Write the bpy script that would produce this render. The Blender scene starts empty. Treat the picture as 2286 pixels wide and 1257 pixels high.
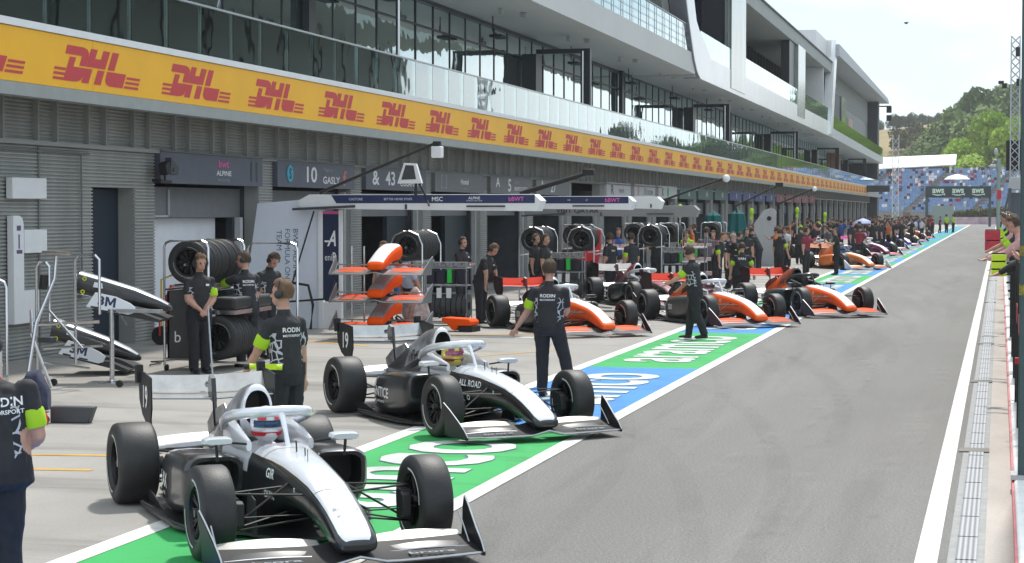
import bpy, bmesh, math, random
from math import sin, cos, pi, radians as R
from mathutils import Vector as V, Matrix as M
from mathutils.bvhtree import BVHTree
random.seed(7)
S = bpy.context.scene
COL = S.collection
# ---------------------------------------------------------------- camera
cam = bpy.data.objects.new("camera", bpy.data.cameras.new("camera")); COL.objects.link(cam)
cam.data.sensor_width = 36.0; cam.data.lens = 4370 / 2286 * 36
cam.location = (0, 0, 2.47)
cam.rotation_euler = (R(90 - 2.13), 0, R(13.993))
cam.data.clip_start = .1; cam.data.clip_end = 4000
S.camera = cam
# ---------------------------------------------------------------- light
SUN_EL, SUN_AZ = 57, 2           # azimuth clockwise from +Y
w = bpy.data.worlds.new("World"); S.world = w; w.use_nodes = True
nt = w.node_tree; N = nt.nodes; L = nt.links
bg = N['Background']
sky = N.new('ShaderNodeTexSky'); sky.sky_type = 'NISHITA'; sky.sun_disc = False
sky.sun_elevation = R(SUN_EL); sky.sun_rotation = R(SUN_AZ); sky.dust_density = 1.5
tc = N.new('ShaderNodeTexCoord'); mp = N.new('ShaderNodeMapping'); mp.inputs['Scale'].default_value = (1, 1, 3.2)
mp.inputs['Location'].default_value = (.35, .2, .1)
no = N.new('ShaderNodeTexNoise'); no.inputs['Scale'].default_value = 2.1; no.inputs['Detail'].default_value = 7; no.inputs['Roughness'].default_value = .52
rp = N.new('ShaderNodeValToRGB'); rp.color_ramp.elements[0].position = .46; rp.color_ramp.elements[1].position = .60
mx = N.new('ShaderNodeMixRGB'); mx.inputs[2].default_value = (7.0, 7.05, 7.1, 1)
pale = N.new('ShaderNodeMixRGB'); pale.inputs[0].default_value = .8; pale.inputs[2].default_value = (3.8, 4.9, 5.7, 1)
L.new(tc.outputs['Generated'], mp.inputs[0]); L.new(mp.outputs[0], no.inputs['Vector']); L.new(no.outputs['Fac'], rp.inputs[0])
L.new(rp.outputs[0], mx.inputs[0]); L.new(sky.outputs[0], pale.inputs[1]); L.new(pale.outputs[0], mx.inputs[1]); L.new(mx.outputs[0], bg.inputs[0])
bg.inputs[1].default_value = .15
sd = bpy.data.lights.new("sun", 'SUN'); sd.energy = 2.9; sd.angle = R(3); sd.color = (1, .955, .89)
sun = bpy.data.objects.new("sun", sd); COL.objects.link(sun)
dv = V((sin(R(SUN_AZ)) * cos(R(SUN_EL)), cos(R(SUN_AZ)) * cos(R(SUN_EL)), sin(R(SUN_EL))))
sun.rotation_euler = dv.to_track_quat('Z', 'Y').to_euler()
S.view_settings.view_transform = 'Standard'; S.view_settings.look = 'None'
S.view_settings.exposure = 0.48; S.view_settings.gamma = 1
S.render.engine = 'CYCLES'
S.cycles.max_bounces = 6; S.cycles.transparent_max_bounces = 12

# ---------------------------------------------------------------- materials
MATS = {}
def mat(name, c, rough=.5, metal=0, var=0, vs=4, bump=0, bs=40, spec=.5, coat=0, emit=0, alpha=1, stretch=None, c2=None):
    if name in MATS: return MATS[name]
    m = bpy.data.materials.new(name); m.use_nodes = True; t = m.node_tree; b = t.nodes['Principled BSDF']
    b.inputs['Base Color'].default_value = (*c, 1); b.inputs['Roughness'].default_value = rough
    b.inputs['Metallic'].default_value = metal; b.inputs['Specular IOR Level'].default_value = spec
    b.inputs['Coat Weight'].default_value = coat
    if emit: b.inputs['Emission Color'].default_value = (*c, 1); b.inputs['Emission Strength'].default_value = emit
    if var or bump or c2:
        co = t.nodes.new('ShaderNodeTexCoord'); ve = co.outputs['Object']
        if stretch:
            q = t.nodes.new('ShaderNodeMapping'); q.inputs['Scale'].default_value = stretch; t.links.new(ve, q.inputs[0]); ve = q.outputs[0]
        if var or c2:
            n = t.nodes.new('ShaderNodeTexNoise'); n.inputs['Scale'].default_value = vs; n.inputs['Detail'].default_value = 6; n.inputs['Roughness'].default_value = .65
            t.links.new(ve, n.inputs['Vector'])
            r = t.nodes.new('ShaderNodeValToRGB'); e = r.color_ramp.elements
            e[0].position = .3; e[1].position = .7
            if c2: e[0].color = (*c, 1); e[1].color = (*c2, 1)
            else:
                e[0].color = (*[x * (1 - var) for x in c], 1); e[1].color = (*[min(1, x * (1 + var)) for x in c], 1)
            t.links.new(n.outputs['Fac'], r.inputs[0]); t.links.new(r.outputs[0], b.inputs['Base Color'])
        if bump:
            n2 = t.nodes.new('ShaderNodeTexNoise'); n2.inputs['Scale'].default_value = bs; n2.inputs['Detail'].default_value = 4
            t.links.new(ve, n2.inputs['Vector']); bb = t.nodes.new('ShaderNodeBump'); bb.inputs['Strength'].default_value = bump; bb.inputs['Distance'].default_value = .02
            t.links.new(n2.outputs['Fac'], bb.inputs['Height']); t.links.new(bb.outputs[0], b.inputs['Normal'])
    MATS[name] = m; return m
def glass(name, tint, refl, rough=.02, clear=True, wob=.15, ior=1.5, mul=1.0):
    m = bpy.data.materials.new(name); m.use_nodes = True; t = m.node_tree
    for n in list(t.nodes): t.nodes.remove(n)
    o = t.nodes.new('ShaderNodeOutputMaterial'); g = t.nodes.new('ShaderNodeBsdfGlossy'); g.inputs['Roughness'].default_value = rough
    g.inputs['Color'].default_value = (.86, .98, 1, 1)
    a = t.nodes.new('ShaderNodeBsdfTransparent' if clear else 'ShaderNodeBsdfDiffuse'); a.inputs['Color'].default_value = (*tint, 1)
    x = t.nodes.new('ShaderNodeMixShader')
    fr = t.nodes.new('ShaderNodeFresnel'); fr.inputs['IOR'].default_value = ior
    ma = t.nodes.new('ShaderNodeMath'); ma.operation = 'MULTIPLY_ADD'; ma.inputs[1].default_value = mul; ma.inputs[2].default_value = refl; ma.use_clamp = True
    t.links.new(fr.outputs[0], ma.inputs[0]); t.links.new(ma.outputs[0], x.inputs[0])
    if wob:
        co = t.nodes.new('ShaderNodeTexCoord'); n2 = t.nodes.new('ShaderNodeTexNoise'); n2.inputs['Scale'].default_value = .8
        bb = t.nodes.new('ShaderNodeBump'); bb.inputs['Strength'].default_value = wob; bb.inputs['Distance'].default_value = .02
        t.links.new(co.outputs['Object'], n2.inputs['Vector']); t.links.new(n2.outputs['Fac'], bb.inputs['Height']); t.links.new(bb.outputs[0], g.inputs['Normal'])
    t.links.new(a.outputs[0], x.inputs[1]); t.links.new(g.outputs[0], x.inputs[2]); t.links.new(x.outputs[0], o.inputs[0])
    MATS[name] = m; return m

black = mat('black paint', (.012, .013, .015), .28, coat=.6)
matte = mat('matte black', (.014, .014, .015), .6)
carbon = mat('carbon', (.018, .019, .021), .38, var=.3, vs=60)
rubber = mat('rubber', (.022, .022, .023), .62, var=.25, vs=6, bump=.15, bs=60)
slick = mat('slick rubber', (.016, .016, .017), .55, c2=(.027, .027, .026), vs=9, bump=.12, bs=70)
chrome = mat('chrome tube', (.62, .62, .64), .22, 1)
steel = mat('steel', (.42, .43, .45), .38, .9, var=.15, vs=8)
dgrey = mat('dark grey', (.05, .054, .06), .5, var=.15)
mgrey = mat('mid grey', (.16, .165, .17), .55, var=.1)
lgrey = mat('light grey', (.42, .43, .44), .5, var=.06)
white = mat('white paint', (.78, .79, .80), .42, var=.03)
silver = mat('silver paint', (.74, .76, .80), .24, .35, coat=.6)
pearl = mat('pearl silver', (.60, .57, .52), .35, .4, var=.12, vs=3)
orange = mat('orange paint', (.86, .092, .007), .6, spec=.10)
coral = mat('coral paint', (.74, .075, .04), .6, spec=.12)
papaya = mat('papaya paint', (.75, .19, .03), .32, coat=.4)
navy = mat('navy', (.012, .022, .065), .4)
lime = mat('lime fabric', (.36, .60, .01), .7)
limeplastic = mat('lime plastic', (.60, .80, .03), .4)
red = mat('red', (.55, .02, .03), .45)
pink = mat('pink', (.75, .10, .35), .5)
blue = mat('blue paint', (.03, .12, .42), .45)
teal = mat('teal fabric', (.0, .10, .10), .7)
skin = mat('skin', (.47, .26, .19), .5, var=.1, vs=14)
hairb = mat('brown hair', (.06, .035, .02), .75, var=.4, vs=40, bump=.6, bs=80)
hairl = mat('fair hair', (.13, .075, .038), .75, var=.4, vs=40, bump=.6, bs=80)
shirtb = mat('black shirt', (.020, .020, .023), .8, var=.3, vs=9, bump=.5, bs=9)
trou = mat('black trousers', (.015, .015, .020), .85, var=.3, vs=9, bump=.6, bs=8)
shoe = mat('shoe', (.008, .008, .009), .5)
eyem = mat('eye dark', (.02, .015, .012), .4)
lip = mat('lip', (.30, .10, .08), .5)
lettering = mat('white lettering', (.8, .8, .8), .5)

# patterned side panels of the team shirt
def pattern_shirt():
    m = mat('patterned shirt', (.013, .013, .016), .8)
    t = m.node_tree; b = t.nodes['Principled BSDF']
    co = t.nodes.new('ShaderNodeTexCoord'); v = t.nodes.new('ShaderNodeTexVoronoi'); v.feature = 'DISTANCE_TO_EDGE'; v.inputs['Scale'].default_value = 13
    r = t.nodes.new('ShaderNodeValToRGB'); r.color_ramp.interpolation = 'CONSTANT'
    r.color_ramp.elements[0].color = (.45, .45, .5, 1); r.color_ramp.elements[1].position = .07; r.color_ramp.elements[1].color = (.013, .013, .018, 1)
    t.links.new(co.outputs['Object'], v.inputs['Vector']); t.links.new(v.outputs['Distance'], r.inputs[0]); t.links.new(r.outputs[0], b.inputs['Base Color'])
    return m
shirtp = pattern_shirt()

# ---------------------------------------------------------------- mesh builder
class B:
    def __init__(s): s.v = []; s.f = []; s.m = []
    def add(s, vs, fs, mi=0):
        o = len(s.v); s.v += [tuple(p) for p in vs]; s.f += [tuple(i + o for i in f) for f in fs]; s.m += [mi] * len(fs)
    def box(s, c, d, mi=0, rot=None):
        x, y, z = d[0] / 2, d[1] / 2, d[2] / 2
        p = [V((a * x, b * y, e * z)) for a in (-1, 1) for b in (-1, 1) for e in (-1, 1)]
        if rot is not None: p = [rot @ q for q in p]
        s.add([q + V(c) for q in p], [(0, 1, 3, 2), (4, 6, 7, 5), (0, 4, 5, 1), (2, 3, 7, 6), (0, 2, 6, 4), (1, 5, 7, 3)], mi); return s
    def bb(s, x0, x1, y0, y1, z0, z1, mi=0): return s.box(((x0 + x1) / 2, (y0 + y1) / 2, (z0 + z1) / 2), (abs(x1 - x0), abs(y1 - y0), abs(z1 - z0)), mi)
    def loft(s, rings, mi=0, cap=True, closed=True, mf=None):
        n = len(rings[0]); vs = [p for r in rings for p in r]; fs = []; ms = []
        for i in range(len(rings) - 1):
            for j in range(n if closed else n - 1):
                k = (j + 1) % n; fs.append((i * n + j, i * n + k, (i + 1) * n + k, (i + 1) * n + j)); ms.append(mf(i, j) if mf else mi)
        if cap and closed:
            fs.append(tuple(range(n))[::-1]); fs.append(tuple((len(rings) - 1) * n + j for j in range(n))); ms += [mi, mi]
        o = len(s.v); s.v += [tuple(p) for p in vs]; s.f += [tuple(i + o for i in f) for f in fs]; s.m += ms; return s
    def tube(s, pts, r, n=8, mi=0, flat=1):
        pts = [V(p) for p in pts]; rs = r if isinstance(r, (list, tuple)) else [r] * len(pts); rings = []
        up = V((0, 0, 1)); d0 = (pts[1] - pts[0]).normalized()
        if abs(d0.z) > .95: up = V((1, 0, 0))
        for i, p in enumerate(pts):
            a = pts[max(i - 1, 0)]; b = pts[min(i + 1, len(pts) - 1)]; d = (b - a).normalized()
            u = d.cross(up)
            if u.length < 1e-3: u = d.cross(V((0, 1, 0)))
            u.normalize(); w_ = u.cross(d); 
            rings.append([p + u * (rs[i] * cos(2 * pi * k / n)) + w_ * (rs[i] * flat * sin(2 * pi * k / n)) for k in range(n)])
        return s.loft(rings, mi)
    def cyl(s, a, b, r, n=16, mi=0): return s.tube([a, b], r, n, mi)
    def lathe(s, prof, axis=(0, 1, 0), c=(0, 0, 0), n=28, mi=0, mf=None, closedprof=False):
        ax = V(axis).normalized(); u = ax.orthogonal().normalized(); w_ = ax.cross(u); c = V(c)
        rings = [[c + ax * a + (u * cos(2 * pi * k / n) + w_ * sin(2 * pi * k / n)) * r for k in range(n)] for a, r in prof]
        if closedprof: rings.append(rings[0])
        return s.loft(rings, mi, cap=not closedprof, mf=mf)
    def prism(s, poly, ax, a0, a1, mi=0):
        def P(q, a): return {'x': (a, q[0], q[1]), 'y': (q[0], a, q[1]), 'z': (q[0], q[1], a)}[ax]
        n = len(poly); vs = [P(q, a0) for q in poly] + [P(q, a1) for q in poly]
        s.add(vs, [tuple(range(n)), tuple(range(2 * n - 1, n - 1, -1))] + [(i, i + n, (i + 1) % n + n, (i + 1) % n) for i in range(n)], mi); return s
    def sph(s, c, r, n=12, mi=0, rot=None):
        r = r if isinstance(r, (list, tuple)) else (r, r, r); rings = []
        for i in range(n // 2 + 1):
            t = pi * i / (n // 2); q = []
            for k in range(n):
                p = V((r[0] * sin(t) * cos(2 * pi * k / n), r[1] * sin(t) * sin(2 * pi * k / n), r[2] * cos(t)))
                if rot is not None: p = rot @ p
                q.append(p + V(c))
            rings.append(q)
        return s.loft(rings, mi, cap=False)
    def sheet(s, grid, th, mi=0):   # grid[i][j] of points, given thickness along -z
        a = len(grid); b = len(grid[0]); o = len(s.v)
        s.v += [tuple(p) for r in grid for p in r] + [(p[0], p[1], p[2] - th) for r in grid for p in r]
        k = a * b; f = []
        for i in range(a - 1):
            for j in range(b - 1):
                q = (i * b + j, (i + 1) * b + j, (i + 1) * b + j + 1, i * b + j + 1); f.append(q); f.append(tuple(x + k for x in q[::-1]))
        ed = [(j) for j in range(b)] + [i * b + b - 1 for i in range(1, a)] + [(a - 1) * b + j for j in range(b - 2, -1, -1)] + [i * b for i in range(a - 2, 0, -1)]
        for i in range(len(ed)): x, y = ed[i], ed[(i + 1) % len(ed)]; f.append((x, y, y + k, x + k))
        s.f += [tuple(i + o for i in q) for q in f]; s.m += [mi] * len(f); return s
    def quad(s, a, b, c, d, mi=0): s.add([a, b, c, d], [(0, 1, 2, 3)], mi); return s
    def xf(s, mtx): s.v = [tuple(mtx @ V(p)) for p in s.v]; return s
    def mir(s):   # mirrored copy across y=0
        n = len(s.v); s.v += [(x, -y, z) for x, y, z in s.v]; s.f += [tuple(i + n for i in f[::-1]) for f in list(s.f)]; s.m += list(s.m); return s
    def mesh(s, name, mats, smooth=35, fixn=True):
        me = bpy.data.meshes.new(name); me.from_pydata(s.v, [], s.f)
        for q in (mats if isinstance(mats, (list, tuple)) else [mats]): me.materials.append(q)
        if any(s.m): me.polygons.foreach_set('material_index', s.m)
        if fixn:
            bm = bmesh.new(); bm.from_mesh(me); bmesh.ops.recalc_face_normals(bm, faces=bm.faces); bm.to_mesh(me); bm.free()
        if smooth:
            me.polygons.foreach_set('use_smooth', [True] * len(me.polygons)); me.set_sharp_from_angle(angle=R(smooth))
        me.update(); return me
    def build(s, name, mats, parent=None, smooth=35, bevel=0, fixn=True, loc=None):
        o = bpy.data.objects.new(name, s.mesh(name, mats, smooth, fixn)); COL.objects.link(o)
        if parent: o.parent = parent
        if loc: o.location = loc
        if bevel:
            bv = o.modifiers.new('bevel', 'BEVEL'); bv.width = bevel; bv.segments = 2; bv.limit_method = 'ANGLE'
        return o
def split(b, name, mats, parent=None, per=1, maxn=100, **kw):
    '''one object per loose piece (nearest first); beyond maxn pieces the rest is one object'''
    n = len(b.v); par = list(range(n))
    def fd(i):
        while par[i] != i: par[i] = par[par[i]]; i = par[i]
        return i
    for f in b.f:
        r0 = fd(f[0])
        for q in f[1:]: par[fd(q)] = r0
    comp = {}
    for fi, f in enumerate(b.f): comp.setdefault(fd(f[0]), []).append(fi)
    cs = sorted(comp.values(), key=lambda fs: min(b.v[b.f[fs[0]][0]][1], 1e9)); out = []
    groups_ = [sum(cs[i:i + per], []) for i in range(0, len(cs), per)]
    if len(groups_) > maxn: groups_ = groups_[:maxn] + [sum(groups_[maxn:], [])]
    for gi, fs in enumerate(groups_):
        nb = B(); mp_ = {}
        for fi in fs:
            for q in b.f[fi]:
                if q not in mp_: mp_[q] = len(nb.v); nb.v.append(b.v[q])
            nb.f.append(tuple(mp_[q] for q in b.f[fi])); nb.m.append(b.m[fi])
        o = nb.build(name, mats, parent, **kw); out.append(o)
        if gi == maxn: o['kind'] = 'stuff'
    return out
def tag(o, label=None, cat=None, group=None, kind=None):
    if label: o['label'] = label
    if cat: o['category'] = cat
    if group: o['group'] = group
    if kind: o['kind'] = kind
    return o
def empty(name, loc=(0, 0, 0), rz=0, label=None, cat=None, group=None):
    o = bpy.data.objects.new(name, None); COL.objects.link(o); o.location = loc; o.rotation_euler = (0, 0, rz); o.empty_display_size = .1
    return tag(o, label, cat, group)
def link_mesh(name, me, parent=None, loc=None, rot=None):
    o = bpy.data.objects.new(name, me); COL.objects.link(o); o.parent = parent
    if loc: o.location = loc
    if rot: o.rotation_euler = rot
    return o
def copy_tree(o, parent=None):
    c = o.copy(); COL.objects.link(c); c.parent = parent
    for ch in o.children: copy_tree(ch, c)
    return c
# ---------------------------------------------------------------- lettering
TXT = {}
def text_geo(s, bold=.02, shear=0, spacing=1.0, res=3):
    k = (s, bold, shear, spacing, res)
    if k in TXT: return TXT[k]
    cu = bpy.data.curves.new('t', 'FONT'); cu.body = s; cu.size = 1; cu.offset = bold; cu.shear = shear; cu.space_character = spacing; cu.resolution_u = res
    cu.align_x = 'CENTER'; cu.align_y = 'CENTER'
    ob = bpy.data.objects.new('t', cu); COL.objects.link(ob)
    me = bpy.data.meshes.new_from_object(ob.evaluated_get(bpy.context.evaluated_depsgraph_get()))
    vs = [v.co.copy() for v in me.vertices]; fs = [tuple(p.vertices) for p in me.polygons]
    bpy.data.objects.remove(ob); bpy.data.curves.remove(cu); bpy.data.meshes.remove(me)
    xs = [v.x for v in vs]; ys = [v.y for v in vs]; cx = (min(xs) + max(xs)) / 2; cy = (min(ys) + max(ys)) / 2
    vs = [(v.x - cx, v.y - cy) for v in vs]
    TXT[k] = (vs, fs, max(xs) - min(xs), max(ys) - min(ys)); return TXT[k]
def put_text(b, s, o, u, v, w=None, h=None, mi=0, bvh=None, n=None, lift=.004, **kw):
    vs, fs, tw, th = text_geo(s, **kw); o, u, v = V(o), V(u), V(v)
    sx = w / tw if w else h / th; sy = h / th if h else sx
    P = [o + u * (x * sx) + v * (y * sy) for x, y in vs]
    if bvh:
        n = V(n).normalized(); Q = []
        for p in P:
            h_ = bvh.ray_cast(p + n * .6, -n, 1.2)
            Q.append(h_[0] + n * lift if h_[0] is not None else p)
        P = Q
    b.add(P, fs, mi); return b
def letters(name, items, m, parent=None):
    b = B()
    for it in items: put_text(b, **it)
    return b.build(name, m, parent, smooth=0, fixn=False)
# ================================================================ SETTING
def gmat(name, base, patches):
    """ground material: fine aggregate grain, wide tonal patches, and streaks that run along the lane (tyre wear)"""
    m = bpy.data.materials.new(name); m.use_nodes = True; t = m.node_tree; b = t.nodes['Principled BSDF']; nn = t.nodes.new; ln = t.links.new
    co = nn('ShaderNodeTexCoord')
    def noise(sc, stretch=(1, 1, 1), det=5, rot=0, ro=.6):
        q = nn('ShaderNodeMapping'); q.inputs['Scale'].default_value = stretch; q.inputs['Rotation'].default_value = (0, 0, rot)
        n = nn('ShaderNodeTexNoise'); n.inputs['Scale'].default_value = sc; n.inputs['Detail'].default_value = det; n.inputs['Roughness'].default_value = ro
        ln(co.outputs['Object'], q.inputs[0]); ln(q.outputs[0], n.inputs['Vector']); return n.outputs['Fac']
    def ramp(f, a, b_, ca, cb):
        r = nn('ShaderNodeValToRGB'); r.color_ramp.elements[0].position = a; r.color_ramp.elements[1].position = b_
        r.color_ramp.elements[0].color = (ca, ca, ca, 1); r.color_ramp.elements[1].color = (cb, cb, cb, 1); ln(f, r.inputs[0]); return r.outputs[0]
    def mul(a, b_):
        x = nn('ShaderNodeMixRGB'); x.blend_type = 'MULTIPLY'; x.inputs[0].default_value = 1; ln(a, x.inputs[1]); ln(b_, x.inputs[2]); return x.outputs[0]
    rgb = nn('ShaderNodeRGB'); rgb.outputs[0].default_value = (*base, 1)
    out = rgb.outputs[0]
    for (sc, st, a, b_, ca, cb, rot) in patches: out = mul(out, ramp(noise(sc, st, rot=rot), a, b_, ca, cb))
    ln(out, b.inputs['Base Color']); b.inputs['Roughness'].default_value = .8; b.inputs['Specular IOR Level'].default_value = .35
    bu = nn('ShaderNodeBump'); bu.inputs['Strength'].default_value = .5; bu.inputs['Distance'].default_value = .006
    ln(noise(120), bu.inputs['Height']); ln(bu.outputs[0], b.inputs['Normal'])
    MATS[name] = m; return m
asph = gmat('asphalt', (.158, .152, .144), [(38, (1, 1, 1), .32, .68, .72, 1.30, 0), (95, (1, 1, 1), .34, .66, .52, 1.5, 0), (2.4, (1, .8, 1), .66, .72, 1, .80, 0), (.35, (1, .25, 1), .35, .65, .91, 1.10, 0), (1.1, (1, .035, 1), .52, .78, 1, 1.16, R(2.5)), (.9, (1, .06, 1), .56, .64, 1, .86, R(5)), (.5, (1, .09, 1), .6, .74, 1, 1.14, R(-9))])
conc = gmat('concrete apron', (.325, .308, .284), [(45, (1, 1, 1), .3, .7, .88, 1.1, 0), (.5, (1, .6, 1), .3, .7, .86, 1.08, 0), (.8, (.12, 1.1, 1), .53, .68, 1, .60, R(25)), (.35, (1, .5, 1), .45, .7, 1, .86, 0), (5, (1, 1, 1), .62, .74, 1, .82, 0)])
conc2 = gmat('kerb concrete', (.43, .39, .35), [(45, (1, 1, 1), .3, .7, .88, 1.1, 0), (1.2, (1, .4, 1), .35, .7, .86, 1.08, 0)])
def paint(name, c, wear=.22):
    return gmat(name, c, [(60, (1, 1, 1), .3, .7, .93, 1.05, 0), (1.3, (1, .25, 1), .5, .75, 1, 1 - wear, R(10)), (8, (1, 1, 1), .62, .72, 1, 1 - wear, 0), (1.6, (.2, 1.7, 1), .56, .68, 1, .72, R(38))])
pwhite = paint('white road paint', (.72, .71, .67)); pgreen = paint('green road paint', (.035, .36, .095)); pblue = paint('blue road paint', (.055, .24, .60)); pyel = paint('yellow road paint', (.62, .34, .03), .3)
pgry = paint('letter outline paint', (.10, .16, .22))
grass = mat('dry grass', (.22, .17, .07), .9, var=.25, vs=.05)

def sheet_obj(name, x0, x1, y0, y1, z, m, **kw):
    b = B(); n = max(1, int((y1 - y0) / 40))
    for i in range(n):
        a = y0 + (y1 - y0) * i / n; c = y0 + (y1 - y0) * (i + 1) / n
        b.quad((x0, a, z), (x1, a, z), (x1, c, z), (x0, c, z))
    return tag(b.build(name, m, smooth=0, fixn=False), kind='structure')
g = B().quad((-700, -60, -.012), (700, -60, -.012), (700, 1000, -.012), (-700, 1000, -.012)); tag(g.build('ground', mat('earth', (.16, .15, .11), .9, var=.2, vs=.02), smooth=0, fixn=False), kind='structure')
sheet_obj('concrete_apron', -22, -4.3, -10, 330, 0, conc)
sheet_obj('pit_lane_asphalt', -4.3, -.34, -10, 330, 0, asph)
sheet_obj('track_end_asphalt', -40, 8, 330, 345, .0, conc)
# concrete strip with drain beside the pit wall
sheet_obj('kerb_strip', -.085, .14, -10, 330, .004, conc2)
dm = mat('drain grate', (.22, .225, .23), .5, .5); 
def grate_mat():
    m = mat('grate mesh', (.2, .2, .2), .45, .6); t = m.node_tree; b = t.nodes['Principled BSDF']
    co = t.nodes.new('ShaderNodeTexCoord'); q = t.nodes.new('ShaderNodeMapping'); q.inputs['Rotation'].default_value = (0, 0, R(45)); q.inputs['Scale'].default_value = (38, 38, 38)
    c = t.nodes.new('ShaderNodeTexChecker'); c.inputs['Scale'].default_value = 1; c.inputs[1].default_value = (.36, .37, .38, 1); c.inputs[2].default_value = (.10, .10, .11, 1)
    t.links.new(co.outputs['Object'], q.inputs[0]); t.links.new(q.outputs[0], c.inputs[0]); t.links.new(c.outputs[0], b.inputs['Base Color']); return m
b = B(); b.bb(-.34, -.085, -10, 330, -.05, .0, 0)
dr = tag(b.build('drain_channel', mat('channel grey', (.24, .245, .24), .6, var=.2, vs=6), smooth=0), kind='structure')
b = B()
for i in range(115):
    y = 9 + i * 1.0
    b.bb(-.285, -.14, y + .02, y + .98, 0.0, .012)
dg = b.build('drain_grate', grate_mat(), dr, smooth=0)
b = B()
for y in (12.2, 20.3, 28.5, 36.6, 52.8, 69): b.bb(-.385, -.085, y, y + .3, .0, .014)
split(b, 'drain_cover', mat('cover', (.19, .18, .165), .8, var=.2), dr, smooth=0)
# painted lane: white lines and alternating coloured panels with lettering
sheet_obj('lane_edge_line', -.56, -.405, -10, 330, .004, pwhite)
sheet_obj('lane_outer_line', -4.48, -4.30, -10, 300, .008, pwhite)
sheet_obj('lane_inner_line', -6.42, -6.22, -10, 300, .008, pwhite)
def panels(name, par, m):
    b = B()
    for k in range(-1, 30):
        if k % 2 == par:
            y0 = 12.4 + 8.75 * (k - 0); 
            b.quad((-6.22, y0, .004), (-4.48, y0, .004), (-4.48, y0 + 8.75, .004), (-6.22, y0 + 8.75, .004))
    return tag(b.build(name, m, smooth=0, fixn=False), kind='structure')
panels('green_lane_paint', 0, pgreen); panels('blue_lane_paint', 1, pblue)
b1 = B(); b2 = B()
for k in range(0, 14):
    yc = 16.75 + 8.75 * k
    for bb_, zz, bo in ((b2, .008, .024), (b1, .012, .016)):
        put_text(bb_, 'aramco', (-5.37, yc, zz), (0, 1, 0), (-1, 0, 0), w=6.55 + (bo - .03) * 2, h=1.16 + (bo - .03) * 2, bold=bo)
tag(b2.build('lane_letter_outline', pgry, smooth=0, fixn=False), kind='structure')
tag(b1.build('lane_lettering', paint('letter paint', (.60, .64, .60), .3), smooth=0, fixn=False), kind='structure')
b = B()
for a, c, e, f in ((-9.6, 17.75, -7.6, 18.05), (-9.0, 16.75, -8.3, 16.85)):
    b.quad((a, c, .004), (e, f, .004), (e, f + .1, .004), (a, c + .1, .004))
for a, c, e, f in ((-11.9, 35.5, -7.6, 38.3), (-13, 34.6, -11, 33.4), (-9.2, 30.2, -7.5, 33.2)):
    b.quad((a, c, .004), (e, f, .004), (e, f + .16, .004), (a, c + .16, .004))
tag(b.build('yellow_bay_line', pyel, smooth=0, fixn=False), kind='structure')
b = B()
for y in (36.0, 40.5, 52, 64): b.quad((-12.5, y, .0045), (-7.2, y + .5, .0045), (-7.2, y + .68, .0045), (-12.5, y + .18, .0045))
tag(b.build('white_bay_line', pwhite, smooth=0, fixn=False), kind='structure')
# rubber marks and dusty wheel tracks, thin see-through layers
def track_mat(name, c, amt):
    m = bpy.data.materials.new(name); m.use_nodes = True; t = m.node_tree; b = t.nodes['Principled BSDF']; b.inputs['Base Color'].default_value = (*c, 1); b.inputs['Roughness'].default_value = .85
    co = t.nodes.new('ShaderNodeTexCoord'); n = t.nodes.new('ShaderNodeTexNoise'); n.inputs['Scale'].default_value = 2.2; n.inputs['Detail'].default_value = 8; n.inputs['Roughness'].default_value = .75
    r = t.nodes.new('ShaderNodeValToRGB'); r.color_ramp.elements[0].position = .38; r.color_ramp.elements[1].position = .72; r.color_ramp.elements[1].color = (amt, amt, amt, 1)
    t.links.new(co.outputs['Object'], n.inputs['Vector']); t.links.new(n.outputs['Fac'], r.inputs[0]); t.links.new(r.outputs[0], b.inputs['Alpha']); return m
def strip(b, pts, w_, z):
    Q = []
    for a in range(len(pts) - 1):
        p0 = pts[max(a - 1, 0)]; p1, p2 = pts[a], pts[a + 1]; p3 = pts[min(a + 2, len(pts) - 1)]
        for i in range(8):
            t = i / 8; Q.append([.5 * ((2 * p1[k]) + (-p0[k] + p2[k]) * t + (2 * p0[k] - 5 * p1[k] + 4 * p2[k] - p3[k]) * t * t + (-p0[k] + 3 * p1[k] - 3 * p2[k] + p3[k]) * t ** 3) for k in (0, 1)])
    vs = []
    for i, q in enumerate(Q):
        a, c = Q[max(i - 1, 0)], Q[min(i + 1, len(Q) - 1)]; d = V((c[0] - a[0], c[1] - a[1])).normalized()
        vs += [(q[0] - d.y * w_, q[1] + d.x * w_, z), (q[0] + d.y * w_, q[1] - d.x * w_, z)]
    n = len(Q); b.add(vs, [(2 * i, 2 * i + 1, 2 * i + 3, 2 * i + 2) for i in range(n - 1)])
r_ = random.Random(21); dk = B(); lt = B(); zz = .0165
for i in range(11):
    y = 15 + i * 6.2 + r_.uniform(-1, 1); o_ = r_.uniform(-.5, .5)
    for s_ in (0, 1.55):
        zz += .0004; strip(dk, [(-12.4 + s_ * .4, y + 9 + o_), (-10.2 + s_ * .6, y + 6.5), (-7.4 + s_ * .9, y + 3), (-5.0 + s_, y - 1.5), (-3.6 + s_, y - 8), (-3.2 + s_, y - 14)], .11, zz)
for i in range(7):
    y = 14 + i * 9 + r_.uniform(-2, 2); x = r_.uniform(-2.6, -1.3)
    for s_ in (0, 1.5):
        zz += .0004; strip(lt, [(-4.0 + s_, y + 22), (x + s_ * .7, y + 12), (x + s_ * .8 + .5, y + 4), (x + s_ - .2, y - 6)], .16, zz)
tag(dk.build('rubber_marks', track_mat('rubber mark', (.03, .03, .03), .09), smooth=0, fixn=False), kind='structure')
tag(lt.build('dusty_wheel_tracks', track_mat('dust track', (.42, .41, .39), .10), smooth=0, fixn=False), kind='structure')
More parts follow.
